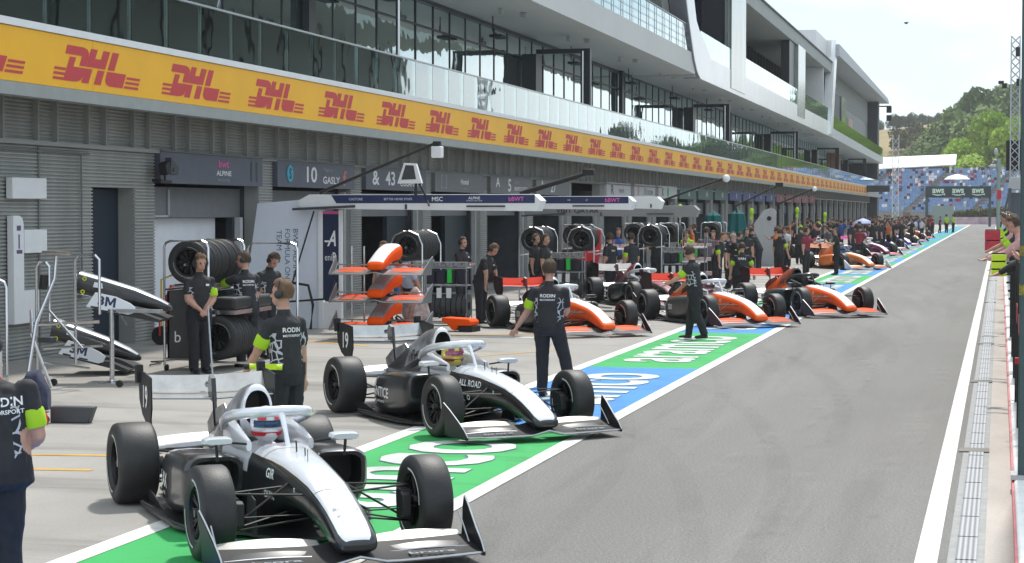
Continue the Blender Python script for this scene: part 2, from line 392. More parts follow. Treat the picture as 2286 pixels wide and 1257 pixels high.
# distant hill
b = B(); nx, ny = 60, 16; gr = []
for j in range(ny):
    row = []
    for i in range(nx):
        x = -260 + i * 12; y = 430 + j * 22
        t = min(1, max(0, (j) / 9)); hgt = (26 + 5 * sin(x * .012 + 1) + (x + 20) * .06) * (t * t * (3 - 2 * t)); e_ = min(1, max(0, (x - 22) / 50)); hgt *= 1 - .8 * e_ * e_ * (3 - 2 * e_)
        row.append((x, y, max(-.5, hgt) - .5 + random.uniform(-.3, .3)))
    gr.append(row)
b.sheet(gr, .2); tag(b.build('hill', grass, smooth=60), kind='structure')
# rise on the far side of the track, only seen mirrored in the glazing
# ---------------------------------------------------------------- pit wall on the right
wl = empty('pit_wall', (0, 0, 0), 0, 'low white concrete pit wall along the right edge of the pit lane', 'wall')
b = B()
b.bb(.14, .62, 9, 200, -.02, .12)
b.build('wall_base', mat('wall white', (.72, .72, .70), .7, var=.12, vs=3, bump=.3), wl, bevel=.02)
b = B(); b.bb(.12, .14, 9, 200, 0, .10); b.build('red_edge_strip', mat('pale red', (.50, .13, .14), .6, var=.3, vs=5), wl)
b = B(); b.bb(.30, .50, 19.2, 200, .12, 1.62); b.build('wall_panel', mat('wall panel grey', (.26, .27, .28), .6, var=.1), wl)
b = B(); b.bb(.27, .55, 19.1, 200, 1.622, 1.70); b.build('top_rail', steel, wl)
b = B()
for y in (19.1, 21.6, 24.5, 28, 32, 37): b.bb(.19, .297, y, y + .16, .12, 1.9)
split(b, 'upright', matte, wl)
b = B(); b.bb(.16, .30, 20.4, 20.5, .9, .96).bb(.2, .29, 19.3, 24, 1.15, 1.35); b.build('red_wall_padding', red, wl)
b = B(); b.bb(.5, 3.2, 19, 200, .0, .62); tag(b.build('pit_wall_platform', mgrey), 'grey raised platform behind the pit wall at the right edge', 'platform')
po = empty('light_post', (.27, 17.6, 0), 0, 'dark green steel post at the right edge of the photo with yellow black tape', 'post')
b = B(); b.bb(-.1, .12, -.09, .09, .12, 6.5); b.build('post_shaft', mat('dark green post', (.05, .085, .09), .45, .3, var=.1), po, bevel=.01)
b = B(); b.bb(-.16, .2, -.15, .15, .12, .16); b.build('base_plate', steel, po)
for z in (1.72, 2.06):
    b = B(); b.bb(-.103, .123, -.093, .093, z, z + .09); b.build('hazard_tape', mat('hazard yellow', (.55, .45, .03), .5, c2=(.02, .02, .02), vs=14), po)
# boards held over the wall
def pit_board(loc, m, label, w, h, rows):
    o = empty('pit_board', loc, 0, label, 'pit board', 'pit boards hung over the pit wall')
    b = B()
    for i in range(rows): b.bb(-w / 2, w / 2, -.02, .02, i * h / rows, (i + 1) * h / rows - .02)
    b.build('panel', m, o, bevel=.004)
    b = B(); b.bb(-w / 2 + .01, w / 2 - .01, .021, .04, 0, h).tube([(0, .05, h * .5), (.5, .1, h * .5 + .1)], .015); b.build('handle_frame', matte, o)
    return o
pit_board((-.14, 40, 1.64), mat('board red', (.62, .04, .07), .5, c2=(.30, .02, .03), vs=9), 'red pit board hanging over the wall above the lime board', .3, .42, 2)
pit_board((-.01, 26, 1.60), limeplastic, 'lime yellow pit board hanging over the wall below the red board', .19, .30, 3)
# ================================================================ PIT BUILDING
TILT = -.0016
def bemp(name, label, cat, group=None, loc=(0, 0, 0)):
    o = empty(name, loc, 0, label, cat, group); o.rotation_euler.x = TILT; return o
clad = mat('grey cladding', (.33, .335, .32), .5, .1, var=.16, vs=1.2, stretch=(1, 1.6, .25))
claddk = mat('fascia grey', (.34, .355, .345), .5, .2, var=.08)
bronze = mat('soffit', (.50, .50, .49), .6, var=.06, vs=.6)
frame = mat('dark mullion', (.012, .017, .022), .35)
gmir = glass('mirror glazing', (.05, .068, .066), .42, .015, False, .35)
gclr = glass('balustrade glass', (.82, .92, .90), .02, .015, True, .25, ior=1.9, mul=1.7)
alu = mat('bright aluminium', (.84, .86, .88), .2, .1, var=.05, vs=.5)
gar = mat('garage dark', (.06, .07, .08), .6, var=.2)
bd = bemp('pit_building', 'long grey pit building with garages below and glazed lounges above', 'building')
Y0, Y1 = 17, 243
# corrugated garage wall
prof = []; z = -.4
while z < 4.36:
    prof += [(0, z), (.03, z + .009), (.03, z + .036), (0, z + .046)]; z += .061
def corr(b, y0, y1, z0, z1, x=-15.4):
    p = [(x + a, c) for a, c in prof if z0 <= c <= z1]; p = [(x, z0)] + p + [(x, z1)]
    n = len(p); b.add([(a, y0, c) for a, c in p] + [(a, y1, c) for a, c in p] + [(x - .3, y0, z0), (x - .3, y0, z1), (x - .3, y1, z0), (x - .3, y1, z1)],
        [(i, i + 1, i + 1 + n, i + n) for i in range(n - 1)] + [tuple([*range(n)] + [2 * n + 1, 2 * n]), tuple([*range(n, 2 * n)][::-1] + [2 * n + 2, 2 * n + 3]), (0, n, 2 * n + 2, 2 * n)])
b = B()
corr(b, Y0, 31.41, -.3, 4.35); corr(b, 31.41, 33.12, 2.9, 4.35); corr(b, 33.12, 34.0, -.3, 4.35)
corr(b, 34.0, 34 + 6.13 * 34, 3.56, 4.35)
for k in range(34): corr(b, 39.3 + 6.13 * k, 40.13 + 6.13 * k, -.3, 3.56)
b.build('garage_wall', clad, bd, smooth=20)
b = B(); b.bb(-15.42, -15.28, Y0, Y1, 3.56, 3.63).bb(-15.42, -15.3, Y0, Y1, 4.30, 4.36)
k = 0
while 29.24 - 1.83 * 6 + k * 1.83 < 240:
    y = 29.24 - 1.83 * 6 + k * 1.83; b.bb(-15.34, -15.26, y - .02, y + .02, 3.631, 4.30).bb(-15.34, -15.26, y + .65, y + .69, 3.631, 4.30); k += 1
split(b, 'louver_post', mat('post grey', (.34, .35, .34), .45, .3), bd, smooth=0)
# garage interiors
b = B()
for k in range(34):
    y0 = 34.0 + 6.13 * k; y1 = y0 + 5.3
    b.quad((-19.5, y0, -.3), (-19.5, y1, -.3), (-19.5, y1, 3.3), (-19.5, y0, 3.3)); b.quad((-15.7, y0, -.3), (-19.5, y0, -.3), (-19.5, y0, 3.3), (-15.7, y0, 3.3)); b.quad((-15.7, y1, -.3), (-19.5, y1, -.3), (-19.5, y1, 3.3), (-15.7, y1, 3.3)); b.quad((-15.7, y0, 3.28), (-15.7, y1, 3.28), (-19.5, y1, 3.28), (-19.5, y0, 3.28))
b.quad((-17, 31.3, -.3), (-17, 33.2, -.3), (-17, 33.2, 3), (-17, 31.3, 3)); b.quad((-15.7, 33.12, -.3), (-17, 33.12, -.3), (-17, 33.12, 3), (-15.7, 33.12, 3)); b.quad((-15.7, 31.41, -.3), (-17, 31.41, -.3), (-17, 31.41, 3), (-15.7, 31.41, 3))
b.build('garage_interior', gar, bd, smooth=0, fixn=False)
# door leaf and shelving in the first doorway
b = B(); b.box((-15.75, 32.62, 1.42), (.06, 1.0, 2.9)); b.build('door', mat('navy door', (.010, .022, .040), .4), bd)
b = B()
for z in [.3 + .36 * i for i in range(7)]: b.bb(-16.3, -15.95, 31.7, 32.12, z, z + .03).bb(-16.25, -16.0, 31.75, 32.05, z + .03, z + .22, 1)
b.build('shelf_unit', [steel, dgrey], bd)
# garage fittings: header panels, pale partitions, shutters
hd = mat('header grey', (.16, .17, .18), .5, var=.1); pal = mat('pale partition', (.74, .76, .80), .55, var=.04)
b = B()
for k in range(34):
    y0 = 34.0 + 6.13 * k
    b.bb(-15.85, -15.8, y0, y0 + 5.3, 2.35, 2.95)
split(b, 'header_panel', hd, bd)
b = B()
b.bb(-16.1, -16.04, 34.05, 38.5, -.2, 2.34).bb(-16.6, -16.5, 46.6, 48.4, -.2, 2.3).bb(-16.6, -16.5, 58.7, 62, -.2, 2.2).bb(-16.8, -16.6, 71, 74, -.2, 2.3).bb(-16.8, -16.6, 83, 86, -.2, 2.3).bb(-16.8, -16.6, 101, 105, -.2, 2.3)
split(b, 'partition', pal, bd)
b = B()
for k in range(1, 34):
    y0 = 34.0 + 6.13 * k
    b.bb(-15.62, -15.5, y0 + 5.16, y0 + 5.3, -.2, 2.95).bb(-15.62, -15.5, y0, y0 + .12, -.2, 2.95)
b.bb(-15.62, -15.5, 38.55, 38.7, -.2, 2.35)
b.bb(-15.79, -15.76, 34.75, 34.8, 2.36, 2.9).bb(-15.79, -15.76, 35.5, 35.55, 2.36, 2.9).bb(-15.79, -15.76, 34.75, 35.55, 2.36, 2.4)
split(b, 'door_frame', lgrey, bd, smooth=0)
b = B(); b.bb(-15.9, -15.76, 38.75, 39.25, -.2, 2.34).bb(-15.9, -15.78, 43.3, 45.2, -.2, 2.34).bb(-15.9, -15.78, 49.6, 51.3, -.2, 2.34); b.bb(-15.9, -15.78, 55.2, 57.4, -.2, 2.34); split(b, 'shutter', mat('slate shutter', (.018, .032, .042), .4, var=.2), bd)
# fascia lip, soffit above the louvres
b = B(); b.bb(-14.35, -14.17, Y0, Y1, 4.20, 4.395).bb(-15.4, -14.351, Y0, Y1, 4.361, 4.42).bb(-14.6, -14.36, Y0, Y1, 4.3, 4.36); b.build('lower_lip', claddk, bd)
b = B(); b.bb(-14.30, -14.14, Y0, 217, 5.22, 5.33).bb(-17.2, -14.31, Y0, 240, 5.05, 5.24); b.build('balcony_slab', white, bd)
b = B(); b.bb(-14.34, -14.22, Y0, 240, 4.396, 5.04); b.build('fascia_backing', claddk, bd)
# balcony balustrades
def balus(x, y0, y1, z0, z1, step=1.5):
    b = B(); y = y0
    while y < y1 - .1:
        e = min(y + step - .02, y1); b.bb(x - .008, x + .008, y, e, z0, z1); y += step
    return split(b, 'balustrade_pane', gclr, bd, smooth=0)
balus(-14.2, Y0, 240, 5.33, 6.22)
b = B(); b.bb(-14.23, -14.17, Y0, 240, 6.22, 6.255)
for y in range(18, 60, 3): b.bb(-14.25, -14.22, y + .74, y + .765, 5.33, 6.22)
b.build('hand_rail', mat('rail', (.6, .62, .63), .3, .7), bd)
# first-floor glazing with mullions
b = B(); y = Y0; rr = random.Random(3)
while y < 236:
    e = y + 1.87; s1 = rr.uniform(-.006, .006); s2 = rr.uniform(-.004, .004)
    b.quad((-17 + s1, y + .02, 5.25), (-17 - s1, e - .02, 5.25), (-17 - s1 + s2, e - .02, 8.9), (-17 + s1 + s2, y + .02, 8.9)); y = e
split(b, 'window_pane', gmir, bd, smooth=0, fixn=False)
b = B(); y = Y0
while y < 237: b.bb(-17.04, -16.975, y - .03, y + .03, 5.25, 8.9); y += 1.87
b.bb(-17.08, -16.95, Y0, 237, 5.24, 5.33).bb(-17.08, -16.94, Y0, 237, 8.05, 8.09).bb(-17.08, -16.9, Y0, 237, 8.78, 8.9)
split(b, 'mullion', frame, bd, smooth=0)
b = B()
for y in (31.9, 69.4, 106.9, 144.4, 181.9, 219.4): b.bb(-16.92, -16.4, y, y + .95, 5.25, 8.2).bb(-14.75, -14.4, y, y + .3, 5.25, 8.2).bb(-16.4, -14.4, y + .01, y + .29, 8.2, 8.36)
for y in (46.3, 88, 125): b.bb(-16.92, -16.75, y, y + .5, 5.25, 8.9)
split(b, 'portal_frame', frame, bd)
b = B()
for y in (46.9, 69.1, 106.6, 144.1): b.tube([(-14.6, y, 5.25), (-14.6, y, 8.25)], .03)
split(b, 'down_pipe', chrome, bd)
# overhanging upper storey
b = B(); b.bb(-17.6, -13.9, Y0, 91.2, 8.9, 9.84); b.build('upper_fascia', mat('upper fascia', (.60, .60, .59), .5, .0, var=.04, vs=.4), bd)
b = B(); b.bb(-19, -17.61, Y0, 240, 8.88, 9.0).bb(-17.6, -13.95, 91.21, 168, 8.82, 8.9); b.build('soffit_panel', bronze, bd)
b = B()
for y in range(30, 230, 10):
    b.bb(-15.4, -15.3, y, y + .25, 8.70, 8.88).bb(-15.1, -14.9, y + 1.6, y + 1.9, 8.76, 8.88)
split(b, 'soffit_spotlight', lgrey, bd)
# heaters hung under the soffit
b = B()
for y in (50, 62, 74, 86, 98, 110): b.tube([(-16.1, y, 8.85), (-16.1, y, 8.35), (-16.1, y + .5, 8.3)], .02).bb(-16.3, -15.9, y + .3, y + 1.3, 8.2, 8.28)
split(b, 'heater', matte, bd, per=2)
# upper terrace: balustrade, glazing and roof
balus(-13.95, Y0, 90.2, 9.84, 11.0)
b = B()
for z in (10.1, 10.4, 10.7): b.tube([(-13.9, Y0, z), (-13.9, 90, z)], .008, 4)
for i in range(40): b.tube([(-13.9, Y0 + i * 1.87, 9.84), (-13.9, Y0 + i * 1.87, 11.0)], .014, 4)
b.bb(-14.0, -13.9, Y0, 90.2, 11.0, 11.04)
b.build('terrace_rail', steel, bd)
b = B(); y = Y0
while y < 88: b.quad((-18, y + .02, 9.84), (-18 + rr.uniform(-.01, .01), y + 2.4, 9.84), (-18, y + 2.4, 13.2), (-18, y + .02, 13.2)); y += 2.44
split(b, 'terrace_window', gmir, bd, smooth=0, fixn=False)
b = B(); y = Y0
while y < 89: b.bb(-18.05, -17.95, y - .04, y + .04, 9.84, 13.2); y += 2.44
split(b, 'terrace_mullion', frame, bd, smooth=0)
b = B(); b.bb(-22, -14.6, Y0, 91, 13.2, 13.9); b.build('terrace_roof', claddk, bd)
# white aluminium band and the leaning fin
fin = [(92.4, 8.78), (91.5, 9.0), (90.6, 9.5), (89.6, 10.4), (88.6, 11.4), (87.6, 12.6), (86.6, 13.9), (85.9, 15.2), (88.6, 15.2), (89.3, 14.0), (90.2, 12.6), (91.2, 11.4), (92.2, 11.0), (94, 10.6), (96, 9.97), (168.3, 9.97), (168.3, 8.78)]
b = B(); b.prism(fin, 'x', -14.0, -13.84); b.build('white_fin', alu, bd)
b = B(); b.prism([(y - .25, z) for y, z in fin[:8]] + [(y + .02, z) for y, z in fin[:8][::-1]], 'x', -14.6, -13.82); b.build('fin_edge', mat('fin edge', (.25, .25, .3), .4, .4), bd)
b = B(); b.prism([(90.4, 9.86), (89.4, 10.6), (87.3, 13.2), (85.2, 13.2), (87.6, 10.6), (88.2, 9.86)], 'x', -18, -14.7); b.build('fin_return_wall', claddk, bd)
balus(-13.86, 92.5, 168, 9.97, 11.05)
b = B()
for z in (10.2, 10.42, 10.64, 10.86): b.tube([(-13.98, 96, z), (-13.98, 168, z)], .007, 4)
for i in range(39): b.tube([(-13.98, 96 + i * 1.87, 9.97), (-13.98, 96 + i * 1.87, 11.05)], .012, 4)
b.build('upper_rail', steel, bd)
b = B(); b.bb(-18, -14.1, 94.5, 102.5, 9.97, 14.2); b.build('dark_recess_box', mat('recess black', (.006, .009, .016), .9, spec=.05), bd)  # solid box, its near-black colour stands for the dark recess here
b = B()
for y0, y1 in ((103.2, 109.2), (138.3, 143.4)): b.bb(-14.02, -13.8, y0, y1, 9.0 if y0 < 110 else 9.2, 14.2)
split(b, 'glass_pier', mat('pier green grey', (.34, .39, .37), .12, .6, var=.25, vs=.8, stretch=(1, 1, .3)), bd)
b = B(); b.bb(-14.6, -14.03, 102.3, 103.15, 9.97, 14.2).bb(-14.6, -14.03, 134.5, 138.2, 9.97, 14.2); split(b, 'black_pier', frame, bd)
b = B(); y = 104
while y < 166: b.quad((-17.5, y, 9.97), (-17.5 + rr.uniform(-.01, .01), y + 1.8, 9.97), (-17.5, y + 1.8, 14.2), (-17.5, y, 14.2)); y += 1.87
split(b, 'upper_window', mat('upper dark glass', (.02, .028, .03), .1, 0, spec=.6), bd, smooth=0, fixn=False)
b = B(); y = 104
while y < 166: b.bb(-17.5, -17.35, y - .05, y + .05, 9.97, 14.2); y += 1.87
split(b, 'upper_mullion', frame, bd, smooth=0)
b = B(); b.bb(-24, -13.9, 93, 167.6, 14.2, 15.05); b.build('main_roof', mat('roof concrete', (.38, .40, .39), .6, var=.1, vs=.7), bd)
b = B(); b.bb(-24, -13.8, 93, 167.6, 15.051, 15.14); b.build('roof_cap', dgrey, bd)
b = B(); b.bb(-18.3, -14.05, 161, 161.4, 9.97, 14.19).bb(-18.4, -14.0, 168.0, 168.3, 9.97, 17.0).bb(-18, -14.4, 158, 168.0, 15.141, 17.0); split(b, 'white_end_wall', white, bd)
b = B(); b.prism([(164.0, 8.9), (166.4, 8.9), (171.2, 17.1), (168.9, 17.1)], 'x', -14.4, -13.7); b.build('white_blade', alu, bd)
# far block
b = B(); b.prism([(169.2, 16.75), (243, 16.3), (246.5, 15.9), (246.5, 15.82), (243, 15.75), (169.2, 15.75)], 'x', -26, -13.4); b.build('far_roof', mat('far roof', (.5, .51, .54), .5, var=.05), bd)
b = B(); b.bb(-26, -15.6, 170, 240, 9.4, 15.75); b.build('far_block', mat('far block grey', (.28, .29, .28), .5, .2, var=.08), bd)
b = B()
for i in range(15): b.bb(-15.6, -15.52, 176, 238, 13.1 + i * .17, 13.19 + i * .17)
b.build('far_louvers', lgrey, bd)
b = B()
for y0, y1 in ((188, 196), (199, 206)): b.bb(-15.6, -15.55, y0, y1, 9.9, 12.6)
split(b, 'far_window', gmir, bd)
b = B(); b.bb(-15.6, -15.5, 208, 214, 9.9, 12.3); b.build('pink_blind', mat('pale pink', (.6, .42, .38), .6), bd)
b = B(); b.bb(-15.9, -14.3, 173, 181, 9.8, 13.0); b.build('dark_bay', dgrey, bd)
b = B(); b.bb(-15.9, -14.2, 182, 187, 9.5, 13.1); b.build('green_pier', MATS['pier green grey'], bd)
b = B(); b.prism([(168.4, 8.8), (168.4, 9.6), (243, 9.1), (243, 8.3)], 'x', -17, -13.9); b.build('far_band', mat('far band', (.6, .62, .62), .5, var=.05), bd)
b = B(); b.prism([(169, 9.6), (169, 10.7), (243, 10.2), (243, 9.1)], 'x', -14.0, -13.96); b.build('far_balustrade', glass('far rail glass', (.75, .82, .80), .05, .05, True, .2), bd)
b = B(); b.bb(-26, -14.4, 240, 243, -.6, 15.7); b.build('end_wall', dgrey, bd)
b = B(); b.bb(-17, -16.5, 205, 211, 5.25, 8.6); b.build('orange_column', mat('orange column', (.45, .2, .1), .6), bd)
b = B(); b.bb(-26, -18.05, Y0, 240, -.4, 8.85); b.build('building_core', dgrey, bd)
# speakers on the far corner
b = B()
for z in (14.6, 13.6): b.bb(-13.6, -13.0, 244, 244.6, z, z + .7)
b.bb(-14.4, -13.0, 243, 244.2, 15.3, 15.4)
split(b, 'corner_speaker', matte, bd)
# scrolling banner along the balcony
yell = mat('banner yellow', (.90, .46, .012), .42, var=.07, vs=.5, bump=.25, bs=1.3); dhlred = mat('banner red', (.55, .045, .05), .5)
bn = bemp('advertising_banner', 'yellow banner with repeated red courier logos along the balcony edge', 'banner', loc=(-14.2, 0, 0))
b = B(); y = Y0
while y < 216.5: e = min(y + 12, 216.6); b.bb(-.02, .03, y, e - .012, 4.4, 5.21); y += 12
b.build('banner_sheet', yell, bn)
LG = [[(16, 30), (34, 30), (38, 28.6), (39.6, 25.5), (39, 22), (35.6, 14), (28.6, 14), (31.8, 22.4), (13.6, 22.4)],
 [(18.6, 20.5), (25.4, 20.5), (22.3, 12.6), (36, 12.6), (33.5, 6.5), (30, 2), (26, .5), (22, 0), (11, 0)],
 [(42, 30), (49.5, 30), (46.4, 22), (53, 22), (56, 30), (63.8, 30), (57.6, 14), (36, 14)],
 [(35.4, 12.6), (43.2, 12.6), (38.5, 0), (30.6, 0)], [(49.3, 12.6), (57, 12.6), (52.3, 0), (44.5, 0)],
 [(66.6, 30), (74.4, 30), (68.2, 14), (60.4, 14)],
 [(60, 12.6), (82.5, 12.6), (77.8, 0), (62, 0), (58.6, 1.6), (57.6, 5)]]
for i in range(3):
    z0 = 8.3 - 4.1 * i; LG.append([(0 + (2 - i) * .8, z0), (11.5 + (2 - i) * 1.0, z0), (12.6 + (2 - i) * 1.0, z0 + 2.3), (.9 + (2 - i) * .8, z0 + 2.3)])
    LG.append([(82.5 - i * 1.6, z0), (99 - i * 1.2, z0), (100 - i * 1.2, z0 + 2.3), (83.5 - i * 1.6, z0 + 2.3)])
def tri(poly):  # triangulate a simple polygon
    from mathutils.geometry import tessellate_polygon
    return tessellate_polygon([[V((p[0], p[1], 0)) for p in poly]])
b = B()
for p in LG:
    n = len(p); pts = [(.034, q[0] * .0318, q[1] * .0188 + 4.515) for q in p]; b.add(pts, tri(p))
lgm = b.mesh('courier_logo', dhlred, 0, False)
for k in range(-2, 48):
    link_mesh('courier_logo', lgm, bn, (0, 27.6 + k * 4.03, 0))
b = B()
for y in (20.1, 23.2, 26.3, 29.4): b.bb(-15.37, -15.355, y, y + .05, 0, 3.55)
b.tube([(-15.33, 17, 3.47), (-15.33, 31.2, 3.47)], .018, 6).tube([(-15.33, 30.9, 3.47), (-15.33, 30.9, 1.2)], .015, 6).bb(-15.36, -15.28, 30.8, 31.0, 1.0, 1.25).tube([(-15.24, 34, 3.62), (-15.24, 90, 3.58)], .02, 6)
split(b, 'cable_conduit', mat('conduit grey', (.16, .165, .16), .5), bd)
# garage signs
sgr = mat('sign grey', (.10, .11, .145), .45, var=.08); sgw = mat('sign white', (.55, .56, .58), .5); sgt = mat('sign teal', (.06, .14, .13), .5); sgb = mat('sign blue', (.05, .08, .25), .5); sgd = mat('sign red', (.28, .07, .09), .5)
XS = -15.27
def sign(k, m, label, items=(), extra=None):
    y0 = 34.02 + 6.13 * k; o = bemp('garage_sign', label, 'sign', 'name signs above the garage doors', (XS, y0, 0))
    B().bb(-.14, 0, .02, 5.26, 2.95, 3.545).build('board', m, o, bevel=.006)
    if items:
        ms = []; b = B()
        for (s_, yy, zz, h_, mm) in items:
            if mm not in ms: ms.append(mm)
            put_text(b, s_, (.006, yy, zz), (0, 1.75, 0), (0, 0, 1), h=h_, mi=ms.index(mm), bold=.02)
        b.build('lettering', ms, o, smooth=0, fixn=False)
    if extra: extra(o)
    return o
Lw = lettering
dim = mat('dim lettering', (.25, .27, .3), .5); cyan = mat('cyan', (.05, .40, .55), .4)
sign(0, sgr, 'dark grey sign reading ALPINE above the first open garage', [('bwt', 3.1, 3.38, .15, pink), ('ALPINE', 3.1, 3.19, .10, Lw), ('RACE HQ', 3.1, 3.05, .07, dim), ('|', 4.6, 3.25, .4, dgrey), ('|', 4.9, 3.25, .4, dgrey)])
def ball(o): B().lathe([(0, .19), (.02, .19)], (1, 0, 0), (.004, .75, 3.25), 20).build('round_emblem', cyan, o); letters('emblem_mark', [dict(s='S', o=(.03, .75, 3.25), u=(0, 1, 0), v=(0, 0, 1), h=.24)], navy, o)
sign(1, sgr, 'dark grey sign reading 10 GASLY with a round cyan emblem', [('10', 2.2, 3.25, .36, Lw), ('Pierre', 3.3, 3.38, .11, dim), ('GASLY', 3.55, 3.14, .17, Lw), ('f', 4.5, 3.2, .36, mat('salmon', (.6, .2, .15), .5))], ball)
sign(2, sgr, 'dark grey sign reading 43 COLAPINTO behind the raised monitor', [('43', 2.0, 3.25, .36, Lw), ('Franco', 3.1, 3.38, .11, dim), ('COLAPINTO', 3.85, 3.14, .15, Lw), ('&', .8, 3.25, .36, Lw)])
sign(3, hd, 'plain grey sign with a pale square outline at its left', [('Hotel', 3.1, 3.26, .16, Lw), ('a team', 3.1, 3.06, .06, dim), ('[ ]', .9, 3.24, .4, dim)])
sign(4, hd, 'grey sign reading 5 BORTOLETO over a dark garage', [('5', 2.4, 3.22, .4, Lw), ('Gabriel', 3.3, 3.34, .1, dim), ('BORTOLETO', 3.95, 3.12, .13, Lw), ('A', .9, 3.3, .3, Lw)])
sign(5, hd, 'grey sign reading 27 next to the black camera arm', [('27', 2.6, 3.22, .36, Lw), ('A', .9, 3.3, .3, Lw)])
sign(7, sgw, 'white sign with a dark car picture left of the second white sign', [('mark', 3.2, 3.24, .22, mat('mauve', (.3, .2, .3), .5)), ('R', 1.2, 3.24, .4, dgrey)])
sign(8, sgw, 'white sign with small dark red writing', [('31', 2.6, 3.24, .3, navy), ('OCON', 3.8, 3.2, .2, navy), ('||', .9, 3.24, .4, red)])
def gcar(o): B().lathe([(0, .22), (.02, .22)], (1, 0, 0), (.004, 2.6, 3.25), 20).build('green_emblem', mat('bright green', (.02, .45, .15), .5), o)
sign(9, sgw, 'white sign with a bright green emblem', [('K', 1.2, 3.24, .36, dgrey)], gcar)
nm = ['dark teal sign, nearest of the teal signs', 'teal sign showing a small figure 14', 'teal sign with a script mark, third of the teal signs']
for i in range(3): sign(10 + i, sgt, nm[i], [(('A', '14', '18')[i], 3, 3.24, .3, Lw)])
for i in range(4): tag(sign(13 + i, sgb, '', [(('R', 'B', '6', '30')[i], 3, 3.24, .3, Lw)]), 'blue sign above a far garage', 'sign', 'blue garage signs')
for i in range(5): tag(sign(17 + i, sgd, '', [('F', 3, 3.24, .3, Lw)]), 'dull red sign above a far garage', 'sign', 'red garage signs')
sc = bemp('display_board', 'black display board at the far end of the yellow banner', 'screen', loc=(-13.2, 216.8, 0))
B().bb(-1.3, 1.5, 0, .4, 4.3, 5.0).build('board', matte, sc); B().bb(-1.25, 1.45, -.02, -.002, 4.35, 4.95).build('face', dgrey, sc)
# wall-mounted items near the left edge
def panelthing(name, label, cat, parts):
    o = empty(name, (-15.25, 28.3, 0), 0, label, cat)
    for nm_, b_, m_ in parts: b_.build(nm_, m_, o, bevel=.01)
    return o
panelthing('wall_panel', 'plain white rectangular panel high on the grey wall', 'panel', [('board', B().bb(-.1, .02, .0, 1.15, 2.63, 2.97), white)])
panelthing('direction_sign', 'tall white L shaped sign panel with a side flag on the grey wall', 'sign', [
    ('upright', B().prism([(.02, .62), (.86, .62), (.86, 1.15), (.36, 1.15), (.36, 2.22), (.32, 2.32), (.22, 2.36), (.02, 2.36)], 'x', -.1, .02), white),
    ('flag', B().bb(-.08, .035, .364, 1.12, 1.75, 2.13), white), ('mark', B().bb(.02, .026, .12, .25, 2.12, 2.2).bb(.02, .026, .17, .21, 1.83, 2.06).bb(.02, .026, .11, .29, 1.75, 1.81), mat('sign purple', (.12, .08, .18), .5))])
# broadcast camera on a bracket
cb = empty('broadcast_camera', (-15.05, 33.75, 3.1), 0, 'black remote camera on a wall bracket left of the first sign', 'camera')
B().box((0, 0, .12), (.16, .2, .22), 0, M.Rotation(.3, 3, 'X')).lathe([(-.1, .05), (.06, .07), (.1, .02)], (.3, 1, -.2), (.0, .22, .1), 12).build('camera_body', matte, cb, bevel=.02)
B().prism([(.15, .32), (.5, .14), (.46, .0), (.14, .02)], 'x', -.06, .06).build('lens_hood', dgrey, cb)
B().tube([(-.25, 0, -.1), (0, 0, -.12), (0, 0, .05)], .03).box((0, -.05, -.13), (.1, .5, .06)).build('bracket', matte, cb)
# balcony dressing behind the glass
redleaf = mat('red foliage', (.55, .13, .12), .7, var=.4, vs=10)
def planter(y0, y1, label):
    o = bemp('planter', label, 'planter', 'planters on the balcony', (-14.9, y0, 5.25))
    B().bb(-.2, .2, 0, y1 - y0, 0, .35).build('trough', matte, o)
    b = B(); r = random.Random(y0)
    for i in range(int((y1 - y0) * 160)):
        c = V((r.uniform(-.28, .28), r.uniform(0, y1 - y0), .3 + abs(r.gauss(0, .16)))); a = V((r.uniform(-1, 1), r.uniform(-1, 1), r.uniform(-.3, 1))).normalized() * .07; q = a.orthogonal() * .5
        b.quad(c - a, c + q, c + a, c - q)
    b.build('foliage', redleaf, o, smooth=0, fixn=False)
planter(30.6, 36.0, 'planter of dark red leaves nearest on the balcony left of the chairs'); planter(38.2, 43.6, 'planter of dark red leaves further along the balcony')
for i, y in enumerate((26.6, 28.1)):
    o = bemp('bar_chair', ('grey bar chair behind the balcony glass at top left corner', 'grey bar chair behind the balcony glass beside the red planter')[i], 'chair', 'bar chairs on the balcony', (-15.4, y, 5.25))
    B().bb(-.22, .22, 0, .45, .72, .77).build('seat', lgrey, o); B().bb(-.22, -.18, 0, .45, .78, 1.15).build('backrest', lgrey, o)
    for a, c in ((-.2, 0), (.2, 0), (-.2, .45), (.2, .45)): B().tube([(a * 1.2, c * 1.1, 0), (a * .9, c, .72)], .016).build('leg', steel, o)
tv = bemp('screen', 'lit blue and purple screen behind the balcony at the top edge', 'screen', loc=(-16.2, 33.2, 7.2))
B().bb(-.04, .04, 0, 1.5, 0, .85).build('casing', matte, tv); B().bb(.041, .05, .05, 1.45, .05, .8).build('picture', mat('screen picture', (.02, .18, .75), .4, c2=(.35, .05, .5), vs=1.2, emit=0), tv)
